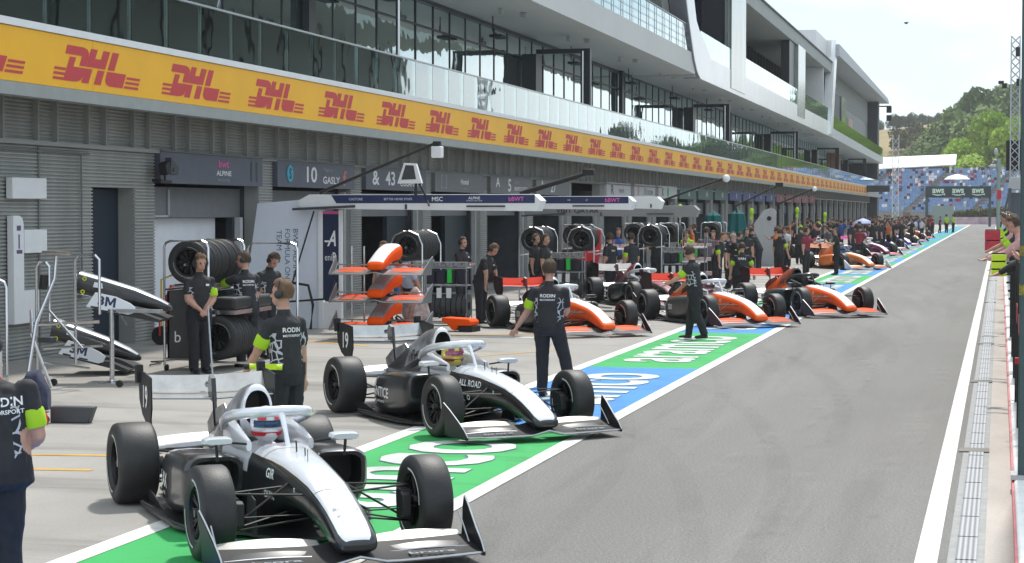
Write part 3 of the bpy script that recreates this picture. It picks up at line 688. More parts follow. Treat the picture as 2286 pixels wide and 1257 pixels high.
# ================================================================ RACING CARS
def sgn_pow(a, p): return math.copysign(abs(a) ** p, a)
def ring(x, w, zb, zt, n=3.2, yc=0, k=22, taper=1, dip=0, dw=.0):
    out = []; zc = (zb + zt) / 2; h = (zt - zb) / 2
    for i in range(k):
        t = 2 * pi * (i + .5) / k; y = w * sgn_pow(cos(t), 2 / n); z = zc + h * sgn_pow(sin(t), 2 / n)
        f = (z - zb) / (zt - zb); y *= 1 + (taper - 1) * f
        if dip and sin(t) > 0 and abs(y) < dw: z -= dip
        out.append((x, yc + y, z))
    return out
def tyre_mesh(name, w, r, m, groove=0):
    h = w / 2; p = [(-h * .80, .200), (-h * .96, .225), (-h, .26), (-h * .97, r - .045), (-h * .88, r - .014), (-h * .72, r - .002)]
    if groove:
        for q in (-.45, -.15, .15, .45): p += [(h * q - .012, r), (h * q - .009, r - .008), (h * q + .009, r - .008), (h * q + .012, r)]
    else: p += [(0, r)]
    p += [(h * .72, r - .002), (h * .88, r - .014), (h * .97, r - .045), (h, .26), (h * .96, .225), (h * .80, .200), (0, .195)]
    b = B(); b.lathe(p, (0, 1, 0), n=56, closedprof=True); return b.mesh(name, m, 40)
def rim_mesh(name, w, mr):
    h = w / 2; b = B()
    b.lathe([(-h * .84, .204), (-h * .84, .190), (-h * .6, .178), (h * .6, .178), (h * .84, .190), (h * .84, .204), (0, .1965)], (0, 1, 0), n=40, closedprof=True)
    for sd in (-1, 1):
        y = sd * h * .50
        for i in range(10):
            a = 2 * pi * i / 10
            for da in (-.10, .10):
                p0 = V((cos(a) * .045, y, sin(a) * .045)); p1 = V((cos(a + da) * .18, y + sd * .018, sin(a + da) * .18)); b.tube([p0, p1], .011, 5)
        b.lathe([(y - .02 * sd, .055), (y + .02 * sd, .05), (y + .05 * sd, .028)], (0, 1, 0), n=16)
    b.lathe([(-h * .3, .175), (h * .3, .175)], (0, 1, 0), n=24)
    return b.mesh(name, mr, 40)
def ring_mesh(name, w, m):   # pale sidewall marking: four arcs on each side
    b = B(); h = w / 2 + .0015
    for sd in (-1, 1):
        for q in range(2):
            for i in range(8):
                a0 = q * pi + i * .2; a1 = a0 + .2; r0, r1 = .230, .245
                b.quad(*[(cos(a) * r, sd * h, sin(a) * r) for a, r in ((a0, r0), (a0, r1), (a1, r1), (a1, r0))])
    return b.mesh(name, m, 0, False)
rimm = mat('black rim', (.02, .02, .022), .3, .7); mark = mat('sidewall marking', (.62, .62, .58), .6)
TF = tyre_mesh('front_tyre', .25, .335, slick); TR = tyre_mesh('rear_tyre', .345, .34, slick)
RFm = rim_mesh('front_rim', .25, rimm); RRm = rim_mesh('rear_rim', .345, rimm)
MF = ring_mesh('front_mark', .249, mark); MRk = ring_mesh('rear_mark', .344, mark)
drum = B().lathe([(-.05, .13), (.05, .13)], (0, 1, 0), n=20).tube([(0, -.08, 0), (0, .08, 0)], .05).mesh('brake_drum', matte, 30)
NOSE = [(2.475, .07, .160, .205), (2.465, .11, .145, .228), (2.44, .138, .13, .252), (2.38, .152, .125, .285), (2.28, .156, .135, .335), (2.1, .158, .17, .405), (1.9, .165, .215, .47), (1.65, .178, .26, .535), (1.4, .192, .285, .585), (1.1, .212, .275, .63), (.85, .235, .20, .66), (.62, .262, .09, .682)]
NOSE = [((1.6 + (x - 1.6) * .885) if x > 1.6 else x, w_, zb + .01 * (x > 1.6), zt + .008 * (x > 1.6)) for x, w_, zb, zt in NOSE]
def front_wing(par, L, full=True):
    n0 = set(bpy.data.objects)
    # main plane with a raised centre, two flaps each side, endplates
    b = B(); g = []
    for i in range(7):
        x = 2.50 - i * .055; row = []
        for j in range(33):
            y = -.925 + 1.85 * j / 32; c = max(0, 1 - abs(y) / .2); sw = -.10 * (abs(y) / .925) ** 2
            row.append((x + sw, y, .072 + .012 * i * .5 + .045 * c + .004 * i * i * .3))
        g.append(row)
    b.sheet(g, .014); b.tube([(2.50 - .10 * (y / .925) ** 2, y, .066 + .045 * max(0, 1 - abs(y) / .2)) for y in [-.925 + .0925 * i for i in range(21)]], .011, 6, 1)
    b.build('main_plane', [L['wing'], L['edge']], par)
    for sd in (-1, 1):
        for q, (x0, x1, z0, dz) in enumerate(((2.31, 2.23, .088, .014), (2.22, 2.01, .106, .046))):
            b = B(); g = []
            for i in range(6):
                t = i / 5; row = []
                for j in range(15):
                    u = j / 14; y = sd * (.165 + .735 * u); arch = sin(pi * (u * .9 + .05)) ** .8 * .038 + .0
                    x = x0 + (x1 - x0) * t - .06 * u * u
                    row.append((x, y, z0 + dz * t ** 1.2 + arch * (.5 + .5 * t) * (1 if q == 0 else 1)))
                g.append(row)
            b.sheet(g, .008); b.tube([g[0][j] for j in range(15)], .006, 5, 1)
            b.build('flap', [L['flap'] if q else L.get('flap2', L['edge']), L['edge']], par)
        b = B(); n = 13; pl = [(2.40, .055), (2.43, .075), (2.36, .14), (2.22, .23), (2.05, .335), (1.93, .40), (1.905, .395), (1.90, .32), (1.93, .2), (1.92, .06)]
        vs = []
        for x, z in pl: vs.append((x, sd * (.925 + .10 * max(0, (z - .1)) + .05 * max(0, 2.2 - x) ** 1), z))
        m_ = len(pl); vs2 = [(x, y + sd * .010, z) for x, y, z in vs]
        b.add(vs + vs2, [tuple(range(m_)), tuple(range(2 * m_ - 1, m_ - 1, -1))] + [(i, i + m_, (i + 1) % m_ + m_, (i + 1) % m_) for i in range(m_)])
        b.tube([vs[i] for i in (0, 1, 2, 3, 4, 5)], .008, 5, 1); b.tube([(2.42, sd * .925, .058), (2.1, sd * .93, .058), (1.92, sd * .94, .06)], .014, 6)
        b.tube([(2.2, sd * .90, .10), (2.1, sd * .90, .2), (1.98, sd * .9, .3)], .006, 5, 1)
        b.build('endplate', [L['plate'], L['edge']], par)
        b = B(); b.prism([(2.2, .09), (2.38, .09), (2.34, .2), (2.15, .26)], 'y', sd * .095 - .008, sd * .095 + .008); b.build('wing_pylon', L['plate'], par)
    if L.get('wtxt'):
        letters('wing_lettering', [dict(s=L['wtxt'], o=(2.40, sd * .55, .100), u=(0, 1, 0), v=(-1, 0, .06), w=.34, h=.06) for sd in (-1, 1)], L.get('wtm', dim), par)
    for q in set(bpy.data.objects) - n0: q.location = (-.10, 0, .012)
def nosecone(par, L, xmin=1.6, nm='nose'):
    secs = [s_ for s_ in NOSE if s_[0] >= xmin]
    b = B(); b.loft([ring(x, w, zb, zt, 3.0) for x, w, zb, zt in secs], mf=lambda i, j: 1 if (2 <= j <= 8) and i > 2 else 0)
    return b, secs
def car(loc, alpha, L, label, group=None, det=2, name='racing_car'):
    o = empty(name, (loc[0], loc[1], 0), R(alpha - 90), label, 'racing car', group)
    body, top = L['body'], L['top']
    # tub and nose
    secs = [ring(x, w, zb, zt, 3.0) for x, w, zb, zt in NOSE]
    secs += [ring(.50, .275, .07, .69, 3.2), ring(.46, .28, .07, .695, 3.2, dip=.30, dw=.215), ring(.1, .30, .07, .70, 3.4, dip=.32, dw=.235), ring(-.28, .30, .07, .71, 3.4, dip=.32, dw=.23), ring(-.31, .30, .07, .71, 3.4), ring(-.9, .24, .07, .56, 3), ring(-1.5, .13, .08, .40, 3)]
    b = B(); b.loft(secs, mf=lambda i, j: (1 if (L.get('lo', 3) <= j <= L.get('hi', 7)) and (L.get('i0', 0) < i <= 12) else (1 if 12 < i < 15 and j in (1, 2, 8, 9) else (2 if i in (13, 14) and 3 <= j <= 7 else 0))))
    bvh = BVHTree.FromPolygons([V(v) for v in b.v], b.f)
    bo = b.build('body', [body, top, matte, L['side']], o, smooth=50)
    tx = L.get('txt', {})
    if det >= 2:
        it = [dict(s=tx.get('n1', 'RODIN'), o=(2.13, 0, .3), u=(0, 1, 0), v=(-1, 0, 0), w=.16, h=.034, bvh=bvh, n=(.2, 0, 1)), dict(s=tx.get('n2', 'motorsport'), o=(2.20, 0, .3), u=(0, 1, 0), v=(-1, 0, 0), w=.13, h=.022, bvh=bvh, n=(.2, 0, 1)), dict(s=tx.get('n3', 'PLAY'), o=(2.04, 0, .3), u=(0, 1, 0), v=(-1, 0, 0), w=.18, h=.034, bvh=bvh, n=(.2, 0, 1))]
        letters('nose_lettering', it, tx.get('nm', dim), bo)
        letters('side_lettering', [dict(s=tx.get('s1', 'AIR'), o=(.93, -.25, .52), u=(1, 0, 0), v=(0, 0, 1), h=.075, bvh=bvh, n=(0, -1, .1)), dict(s=tx.get('s2', 'DUX'), o=(.90, -.25, .36), u=(1, 0, 0), v=(0, 0, 1), h=.06, bvh=bvh, n=(0, -1, .1)), dict(s='o', o=(1.45, -.19, .46), u=(1, 0, 0), v=(0, 0, 1), h=.035, bvh=bvh, n=(0, -1, .1))], lettering, bo)
    b = B()
    for xs in (1.78, .70):
        q = [s_ for s_ in NOSE if s_[0] <= xs][0]; p_ = [s_ for s_ in NOSE if s_[0] > xs][-1]; t = (xs - q[0]) / (p_[0] - q[0]); w_, zb, zt = [q[k] + (p_[k] - q[k]) * t for k in (1, 2, 3)]
        r1, r2 = ring(xs - .003, w_ + .0015, zb - .001, zt + .0015, 3.0), ring(xs + .003, w_ + .0013, zb - .001, zt + .0012, 3.0); b.loft([r1, r2], cap=False)
    b.build('panel_seam', matte, bo, smooth=0)
    # cockpit surround
    b = B()
    for sd in (-1, 1): b.loft([ring(.40, .022, .62, .705, 2.6, sd * .245), ring(.1, .045, .60, .765, 2.6, sd * .245), ring(-.25, .06, .60, .81, 2.6, sd * .225), ring(-.42, .04, .6, .78, 2.6, sd * .18)])
    b.build('headrest', L['halo'], o, smooth=60)
    # engine cover with intake
    sc = [(-.27, .135, .72, 1.045, 2.4, .82), (-.30, .158, .64, 1.07, 2.4, .70), (-.42, .20, .50, 1.065, 2.2, .55), (-.7, .24, .40, 1.01, 2.1, .40), (-1.0, .24, .32, .89, 2.1, .34), (-1.35, .18, .26, .73, 2.1, .3), (-1.7, .10, .24, .58, 2.1, .4), (-1.95, .05, .26, .46, 2.1, .6)]
    inn = [(x, [(a, y * .84, (z - .885) * .86 + .885) for a, y, z in ring(-.268, .135, .72, 1.045, 2.4, taper=.82)]) for x in (0,)]
    r0 = inn[0][1]; r1 = [(-.5, y * .8, z) for a, y, z in r0]
    rings = [r1, r0] + [ring(x, w, zb, zt, n, taper=tp) for x, w, zb, zt, n, tp in sc]
    b = B(); b.loft(rings, mf=lambda i, j: 2 if i < 1 else (1 if i < 3 else (3 if i < 6 and (j < 11) else 0))); b.m[-2] = 2
    eb = BVHTree.FromPolygons([V(v) for v in b.v], b.f)
    ec = b.build('engine_cover', [body, L['halo'], matte, L['cover']], o, smooth=50)
    if det >= 2:
        letters('cover_lettering', [dict(s=tx.get('c1', 'R+'), o=(-.75, -.2, .74), u=(1, 0, .0), v=(0, 0, 1), h=.16, shear=.3, bvh=eb, n=(0, -1, .5)), dict(s=tx.get('c2', '17'), o=(-.42, -.2, .60), u=(1, 0, 0), v=(0, 0, 1), h=.08, bvh=eb, n=(0, -1, .3))], L.get('cl', matte), ec)
    b = B(); b.prism([(-1.2, .74), (-1.9, .47), (-1.95, .6), (-1.75, .72), (-1.35, .82)], 'y', -.006, .006); b.build('shark_fin', L['cover'], o)
    # sidepods
    for sd in (-1, 1):
        S_ = [(.36, .49, .205, .27, .585, 4), (.33, .495, .225, .235, .60, 4), (.2, .50, .232, .14, .60, 4), (-.2, .50, .235, .075, .585, 4), (-.6, .475, .225, .07, .545, 4), (-.88, .43, .185, .07, .49, 3.6), (-1.12, .34, .12, .075, .40, 3), (-1.35, .25, .07, .08, .32, 3)]
        rg = [ring(x, w, zb, zt, n, yc=sd * y) for x, y, w, zb, zt, n in S_]
        i0 = [(x, sd * .49 + (y - sd * .49) * .86, .43 + (z - .43) * .82) for x, y, z in rg[0]]; i1 = [(.1, y, z) for x, y, z in i0]
        b = B(); b.loft([i1, i0] + rg, mf=lambda i, j: 2 if i < 1 else (1 if (4 <= j <= 6 and i > 3 and L.get('podtop')) else 0)); b.m[-2] = 2
        sb = BVHTree.FromPolygons([V(v) for v in b.v], b.f)
        sp = b.build('sidepod', [L['pod'], L.get('podtop', body), matte], o, smooth=40)
        if sd == -1 and det >= 2:
            letters('sidepod_lettering', [dict(s=tx.get('p1', 'LAX'), o=(-.45, -.7, .33), u=(1, 0, 0), v=(0, 0, 1), h=.12, bvh=sb, n=(0, -1, 0)), dict(s=tx.get('p2', 'BEAUTY'), o=(-.45, -.7, .22), u=(1, 0, 0), v=(0, 0, 1), h=.028, bvh=sb, n=(0, -1, 0))], lettering if det == 2 else dim, sp)
    # floor
    pl = [(1.15, .16), (1.0, .24), (.72, .36), (.45, .70), (.2, .78), (-.95, .79), (-1.12, .72), (-1.18, .45), (-1.9, .44), (-1.98, .2)]
    poly = pl + [(x, -y) for x, y in pl[::-1]]
    b = B(); b.prism(poly, 'z', .035, .06)
    for sd in (-1, 1): b.tube([(.45, sd * .70, .06), (.2, sd * .785, .08), (-.95, sd * .795, .08), (-1.12, sd * .73, .06)], .014, 6); b.prism([(-.55, .06), (-1.1, .06), (-1.12, .16), (-.9, .14)], 'y', sd * .70 - .004, sd * .70 + .004)
    b.build('floor', carbon, o)
    b = B()
    for sd in (-1, 1):
        b.prism([(.62, .07), (.95, .07), (.90, .32), (.70, .36)], 'y', sd * .33 - .005, sd * .33 + .005)
        b.prism([(.50, .07), (.80, .07), (.74, .2), (.55, .26)], 'y', sd * .50 - .005, sd * .50 + .005)
    split(b, 'bargeboard', carbon, o)
    b = B(); b.loft([ring(-1.1, .13, .1, .36, 3), ring(-1.6, .11, .14, .34, 3), ring(-2.02, .07, .2, .34, 3)]).tube([(-1.9, 0, .40), (-2.1, 0, .43)], .035, 10).tube([(-1.44, -.62, .3), (-1.44, .62, .3)], .02, 6); b.build('gearbox', steel, o)
    front_wing(o, L)
    # rear wing
    b = B()
    for (x0, z0, ch, an, th) in ((-1.74, .845, .30, .08, .026), (-2.02, .875, .175, .98, .018)):
        prof_ = []
        for i in range(9): t = i / 8; prof_.append((t, th * 4 * (t ** .5 * (1 - t)) + -.25 * t * (1 - t) * .3))
        for i in range(8, -1, -1): t = i / 8; prof_.append((t, -.08 * t * (1 - t) * 2 - .003))
        rgs = []
        for j in range(9):
            y = -.535 + 1.07 * j / 8; sag = -.02 * (1 - (abs(y) / .535) ** 2) + .0
            rgs.append([(x0 - (t * cos(an) - q * sin(an)) * ch, y, z0 + sag + (t * sin(an) + q * cos(an)) * ch) for t, q in prof_])
        b.loft(rgs, 0)
    b.tube([(-1.735, -.53 + 1.06 * i / 10, .845 - .02 * (1 - abs(i - 5) / 5)) for i in range(11)], .009, 5, 1)
    b.build('rear_wing', [L['rwing'], L['edge']], o, smooth=50)
    b = B(); b.loft([[(-1.74 - a, -.5 + j * .1, .38 + .03 * sin(pi * j / 10) + c) for a, c in ((0, 0), (.12, .03), (.22, .09), (.23, .10), (.12, .05), (0, .014))] for j in range(11)]); b.build('beam_wing', L['rwing'] if L.get('beam') else steel, o)
    for sd in (-1, 1):
        po_ = [(-1.72, 1.02), (-1.70, .76), (-1.74, .66), (-1.80, .48), (-1.78, .30), (-1.88, .30), (-1.91, .48), (-1.88, .60), (-2.08, .68), (-2.20, .80), (-2.24, 1.04), (-2.0, 1.05)]
        vs = []; 
        for x, z in po_: y = .54 if z > .6 else .54 - (.6 - z) * .25; vs.append((x, sd * y, z))
        n = len(vs); b = B(); b.add(vs + [(x, y + sd * .012, z) for x, y, z in vs], [tuple(range(n)), tuple(range(2 * n - 1, n - 1, -1))] + [(i, i + n, (i + 1) % n + n, (i + 1) % n) for i in range(n)])
        b.prism([(-2.16, .95), (-2.24, .93), (-2.27, 1.09), (-2.18, 1.10)], 'y', sd * .52, sd * .58)
        ep = b.build('rear_endplate', L['plate'], o, smooth=20)
        if sd == -1 and L.get('num'): letters('race_number', [dict(s=L['num'], o=(-1.93, -.556, .84), u=(1, 0, 0), v=(0, 0, 1), w=.18, h=.20)], lettering, ep)
    b = B(); b.tube([(-1.55, 0, .42), (-1.66, 0, .62), (-1.72, 0, .86), (-1.80, 0, .95), (-1.95, 0, .93)], [.022, .02, .018, .02, .03], 6); b.prism([(-1.70, .80), (-1.74, 1.0), (-1.82, 1.03), (-1.88, .95), (-1.84, .82)], 'y', -.02, .02); b.build('wing_stay', L['stay'], o)
    b = B(); b.bb(-2.06, -2.02, -.05, .05, .22, .36); b.build('rain_light', red, o)
    # halo
    b = B(); hp = [(-.34, .25, .73), (-.2, .295, .79), (0, .315, .845), (.16, .30, .88), (.29, .25, .90), (.37, .18, .912), (.415, .09, .92), (.43, 0, .922)]
    b.tube(hp + [(x, -y, z) for x, y, z in hp[::-1][1:]], .036, 10, 0, 1.2); b.tube([(.42, 0, .915), (.48, 0, .865), (.565, 0, .765), (.63, 0, .66)], [.036, .024, .018, .022], 8); b.build('halo', L['halo'], o, smooth=60)
    # mirrors
    for sd in (-1, 1):
        b = B(); b.loft([ring(.50, .10, .695, .735, 3.5, sd * .50), ring(.46, .112, .682, .742, 3.8, sd * .50), ring(.40, .114, .678, .746, 4, sd * .50)]); mr = b.build('mirror', L['mirror'], o, smooth=50)
        B().tube([(.44, sd * .51, .68), (.44, sd * .50, .56)], .012, 6).tube([(.44, sd * .42, .70), (.42, sd * .27, .68)], .010, 6).build('mirror_stalk', matte, mr)
        B().bb(.394, .399, sd * .50 - .09, sd * .50 + .09, .68, .74).build('mirror_glass', chrome, mr)
    # antennae on the nose
    b = B().tube([(.86, 0, .64), (.84, 0, .74)], .006, 5).tube([(.98, .03, .62), (.97, .03, .70)], .005, 5).tube([(1.15, 0, .6), (1.14, 0, .71)], .003, 4); b.build('antenna', matte, o)
    # wheels and suspension
    for ax, x, yw, tm, rm, km in (('f', 1.44, .80, TF, RFm, MF), ('r', -1.44, .765, TR, RRm, MRk)):
        for sd in (-1, 1):
            wh = link_mesh('wheel', drum, o, (x, sd * yw, .335 if ax == 'f' else .34)); link_mesh('tyre', tm, wh); link_mesh('rim', rm, wh); link_mesh('sidewall_marking', km, wh)
    b = B()
    for sd in (-1, 1):
        for p, q, r in (((1.62, .17, .45), (1.46, .66, .46), .014), ((1.22, .2, .46), (1.42, .66, .46), .014), ((1.60, .13, .28), (1.46, .68, .19), .013), ((1.2, .17, .27), (1.42, .68, .19), .013), ((1.30, .18, .50), (1.44, .64, .22), .016), ((1.56, .16, .30), (1.54, .66, .30), .010)):
            b.tube([(p[0], sd * p[1], p[2]), (q[0], sd * q[1], q[2])], r, 7, 0, .55)
    split(b, 'suspension_arm', mat('suspension black', (.012, .012, .013), .5, spec=.3), o)
    b = B()
    for sd in (-1, 1):
        for p, q, r in (((-1.15, .18, .42), (-1.42, .6, .44), .016), ((-1.75, .1, .40), (-1.46, .6, .44), .016), ((-1.15, .2, .16), (-1.42, .6, .18), .015), ((-1.8, .1, .2), (-1.46, .6, .18), .015), ((-1.3, .2, .2), (-1.44, .58, .38), .016)):
            b.tube([(p[0], sd * p[1], p[2]), (q[0], sd * q[1], q[2])], r, 7, 0, .7)
        b.lathe([(-.03, .09), (.03, .09)], (0, 1, 0), (-1.44, sd * .55, .32), 14)
    split(b, 'suspension_arm', steel if L.get('bare') else carbon, o)
    b = B()
    for sd in (-1, 1): b.box((1.44, sd * .64, .32), (.12, .08, .22)).prism([(1.52, .24), (1.58, .24), (1.57, .40), (1.51, .42)], 'y', sd * .62 - .035, sd * .62 + .035)
    split(b, 'brake_duct', matte, o, bevel=.01)
    return o
def driver(c, hc, vc, label, hc2=None, group=None):
    """person seated in the cockpit of car c"""
    m = c.matrix_basis
    o = empty('person', m @ V((0, 0, .42)), c.rotation_euler.z, label, 'person', group)
    b = B(); b.loft([ring(-.20, .16, -.12, .15, 2.2), ring(-.14, .19, -.12, .22, 2.2), ring(.0, .18, -.14, .2, 2.2), ring(.14, .10, -.16, .1, 2.2)]); b.tube([(-.05, 0, .18), (-.03, 0, .26)], .06, 10)
    for sd in (-1, 1): b.tube([(-.05, sd * .17, .14), (.12, sd * .18, .0), (.34, sd * .06, .07)], [.055, .05, .04], 8); b.sph((.36, sd * .05, .08), (.045, .03, .03), 8)
    b.build('body', mat('race suit', (.55, .56, .58), .7), o, smooth=60)
    b = B(); b.sph((0, 0, .36), (.145, .128, .144), 24).sph((.055, 0, .30), (.10, .085, .075), 16)
    he = b.build('helmet', hc, o, smooth=80)
    b = B(); g = []
    for i in range(5):
        z = -.020 + i * .014; g.append([(.1495 * cos(a) * (1 - (z / .14) ** 2) ** .5, .1325 * sin(a) * (1 - (z / .14) ** 2) ** .5, .365 + z) for a in [(-1.15 + 2.3 * j / 16) for j in range(17)]])
    b.loft(g, cap=False, closed=False); b.build('visor', vc, he, smooth=80, fixn=False)
    if hc2:
        b = B()
        for a0 in (-.9, .25):
            g = [[(.1485 * cos(a) * cos(e), .1315 * sin(a) * cos(e), .36 + .1475 * sin(e)) for a in [a0 + .12 * j for j in range(6)]] for e in [.30 + .15 * i for i in range(7)]]
            b.loft(g, cap=False, closed=False)
        g = [[(.165 * cos(a) * cos(e), .135 * sin(a) * cos(e), .355 + .1475 * sin(e)) for a in [-1.6 + .2 * j for j in range(17)]] for e in (-.55, -.30)]
        b.loft(g, cap=False, closed=False); b.build('helmet_stripe', hc2, he, smooth=80, fixn=False)
    return o
BW = dict(body=black, side=black, top=silver, halo=silver, cover=mat('silver cover', (.50, .50, .53), .3, .5, c2=(.10, .10, .11), vs=7), pod=carbon if 0 else black, wing=mat('wing black', (.012, .012, .013), .55, spec=.2), flap=pearl, flap2=mat('flap dark', (.03, .03, .032), .3, .3), edge=steel, plate=mat('plate black', (.012, .013, .015), .45, spec=.3), rwing=mat('wing silver', (.50, .49, .47), .22, .85, var=.2, vs=3), stay=black, mirror=silver, num='19', wtxt='brora')
BW['txt'] = dict(n1='PLAYSIDE', n2='BEAUTY', n3='RODIN', s1='GIR', s2='DUX', p1='LAX', p2='')
BW['txt']['p2'] = 'SPORT'
BW2 = dict(BW); BW2['txt'] = dict(n1='TUNGE', n2='RODIN', n3='RODIN', s1='ALL ROAD', s2='O', p1='ENTICE', p2='MOTORSPORT')
c1 = car((-5.58, 14.41), 36.3, BW, 'black racing car with silver nose, nearest to the camera, leaving its box')
driver(c1, mat('white helmet', (.62, .64, .68), .25, coat=.6), mat('visor blue', (.03, .07, .14), .08, .4), 'person in red and white helmet driving the nearest black and silver car', red)
c2 = car((-6.18, 21.93), 41, BW2, 'second black racing car with silver nose, behind the nearest one')
driver(c2, mat('yellow helmet', (.55, .48, .05), .3, coat=.5), mat('visor pink', (.35, .12, .20), .1, .4), 'person in yellow and pink helmet driving the second black car', mat('helmet maroon', (.25, .03, .08), .3))
OR = dict(body=mat('body orange', (.85, .11, .012), .42, spec=.3, coat=.1), side=black, top=white, halo=silver, lo=3, hi=6, i0=2, cover=black, pod=mat('pod graphite', (.09, .09, .085), .35, .4), wing=mat('wing grey black', (.05, .045, .045), .5, spec=.3), flap=orange, flap2=orange, edge=steel, plate=mat('plate maroon black', (.035, .012, .014), .5, spec=.3), rwing=coral, stay=mat('stay maroon', (.08, .015, .015), .4), mirror=black, bare=1)
OR['txt'] = dict(n1='AON', n2='PIRELLI', n3='CRYPTO', s1='X', s2='X', p1='SIX', p2='GP', c1='VA', c2='3')
OR2 = dict(OR, halo=black, mirror=black, pod=mat('pod dark green', (.012, .035, .035), .3, .3, coat=.5), cover=mat('cover orange black', (.65, .11, .03), .35, c2=(.03, .02, .02), vs=4))
o1 = car((-8.65, 38.7), 36.5, OR, 'orange and white racing car whose cockpit is hidden by the mechanic in the lane', 'orange racing cars', 2)
driver(o1, mat('grey helmet', (.4, .38, .4), .3), black, 'person driving the orange car behind the mechanic in the lane')
o2 = car((-6.14, 42.37), 36.2, OR, 'orange and white racing car beside the mechanic walking with a lime armband', 'orange racing cars', 2)
driver(o2, mat('maroon helmet', (.20, .03, .06), .3), black, 'person driving the middle orange car with a dark red helmet', white)
o3 = car((-4.53, 46.7), 33.5, OR2, 'orange and white racing car furthest out on the pit lane with black halo', 'orange racing cars', 2)
driver(o3, matte, black, 'person in black helmet driving the outermost orange car')
DK = dict(OR, body=black, top=mat('burgundy', (.22, .02, .04), .35), cover=mat('burgundy cover', (.25, .03, .05), .35), pod=black, halo=silver, flap=matte, rwing=pearl)
c = car((-8.9, 49.5), 32, DK, 'dark burgundy racing car parked behind the orange cars, mechanics bending over it', None, 1)
PP = dict(OR, body=papaya, top=mat('cream', (.75, .66, .50), .4), halo=mat('halo blue grey', (.2, .22, .3), .4), cover=papaya, pod=papaya, flap=mat('flap cream', (.75, .45, .22), .4), rwing=mat('pale orange', (.8, .33, .16), .4), plate=white)
c = car((-6.31, 81.6), 34.9, PP, 'papaya orange racing car standing alone on the coloured lane in the distance', None, 1); driver(c, blue, black, 'person driving the distant papaya orange car')
PK = dict(OR, body=mat('plum', (.22, .03, .12), .4), top=mat('pale pink white', (.75, .60, .62), .4), halo=white, cover=mat('plum cover', (.45, .06, .14), .4), pod=navy, flap=pink, rwing=pink)
BL = dict(OR, body=mat('violet', (.12, .06, .35), .4), top=white, halo=white, cover=navy, pod=navy, flap=white, rwing=mat('lilac', (.4, .35, .6), .4))
YW = dict(OR, body=navy, top=mat('cream yellow', (.78, .6, .35), .4), halo=white, cover=white, pod=navy, flap=mat('ochre', (.6, .4, .1), .4), rwing=white)
far = [(-8.6, 98, PK, 'distant plum and pink racing car right behind the papaya one'), (-6.9, 105, PK, 'distant plum and pink racing car, second from the papaya one'), (-7.2, 119, BL, 'distant violet and white racing car in the row of far cars'), (-7.0, 133, BL, 'second distant violet and white racing car in the row of far cars'), (-7.1, 149, YW, 'distant racing car with a cream yellow nose in the far row'), (-7.2, 166, OR, 'furthest orange racing car at the end of the far row')]
for x, y, L_, lb in far: car((x, y), 33, L_, lb, 'racing cars queuing far down the pit lane', 1)
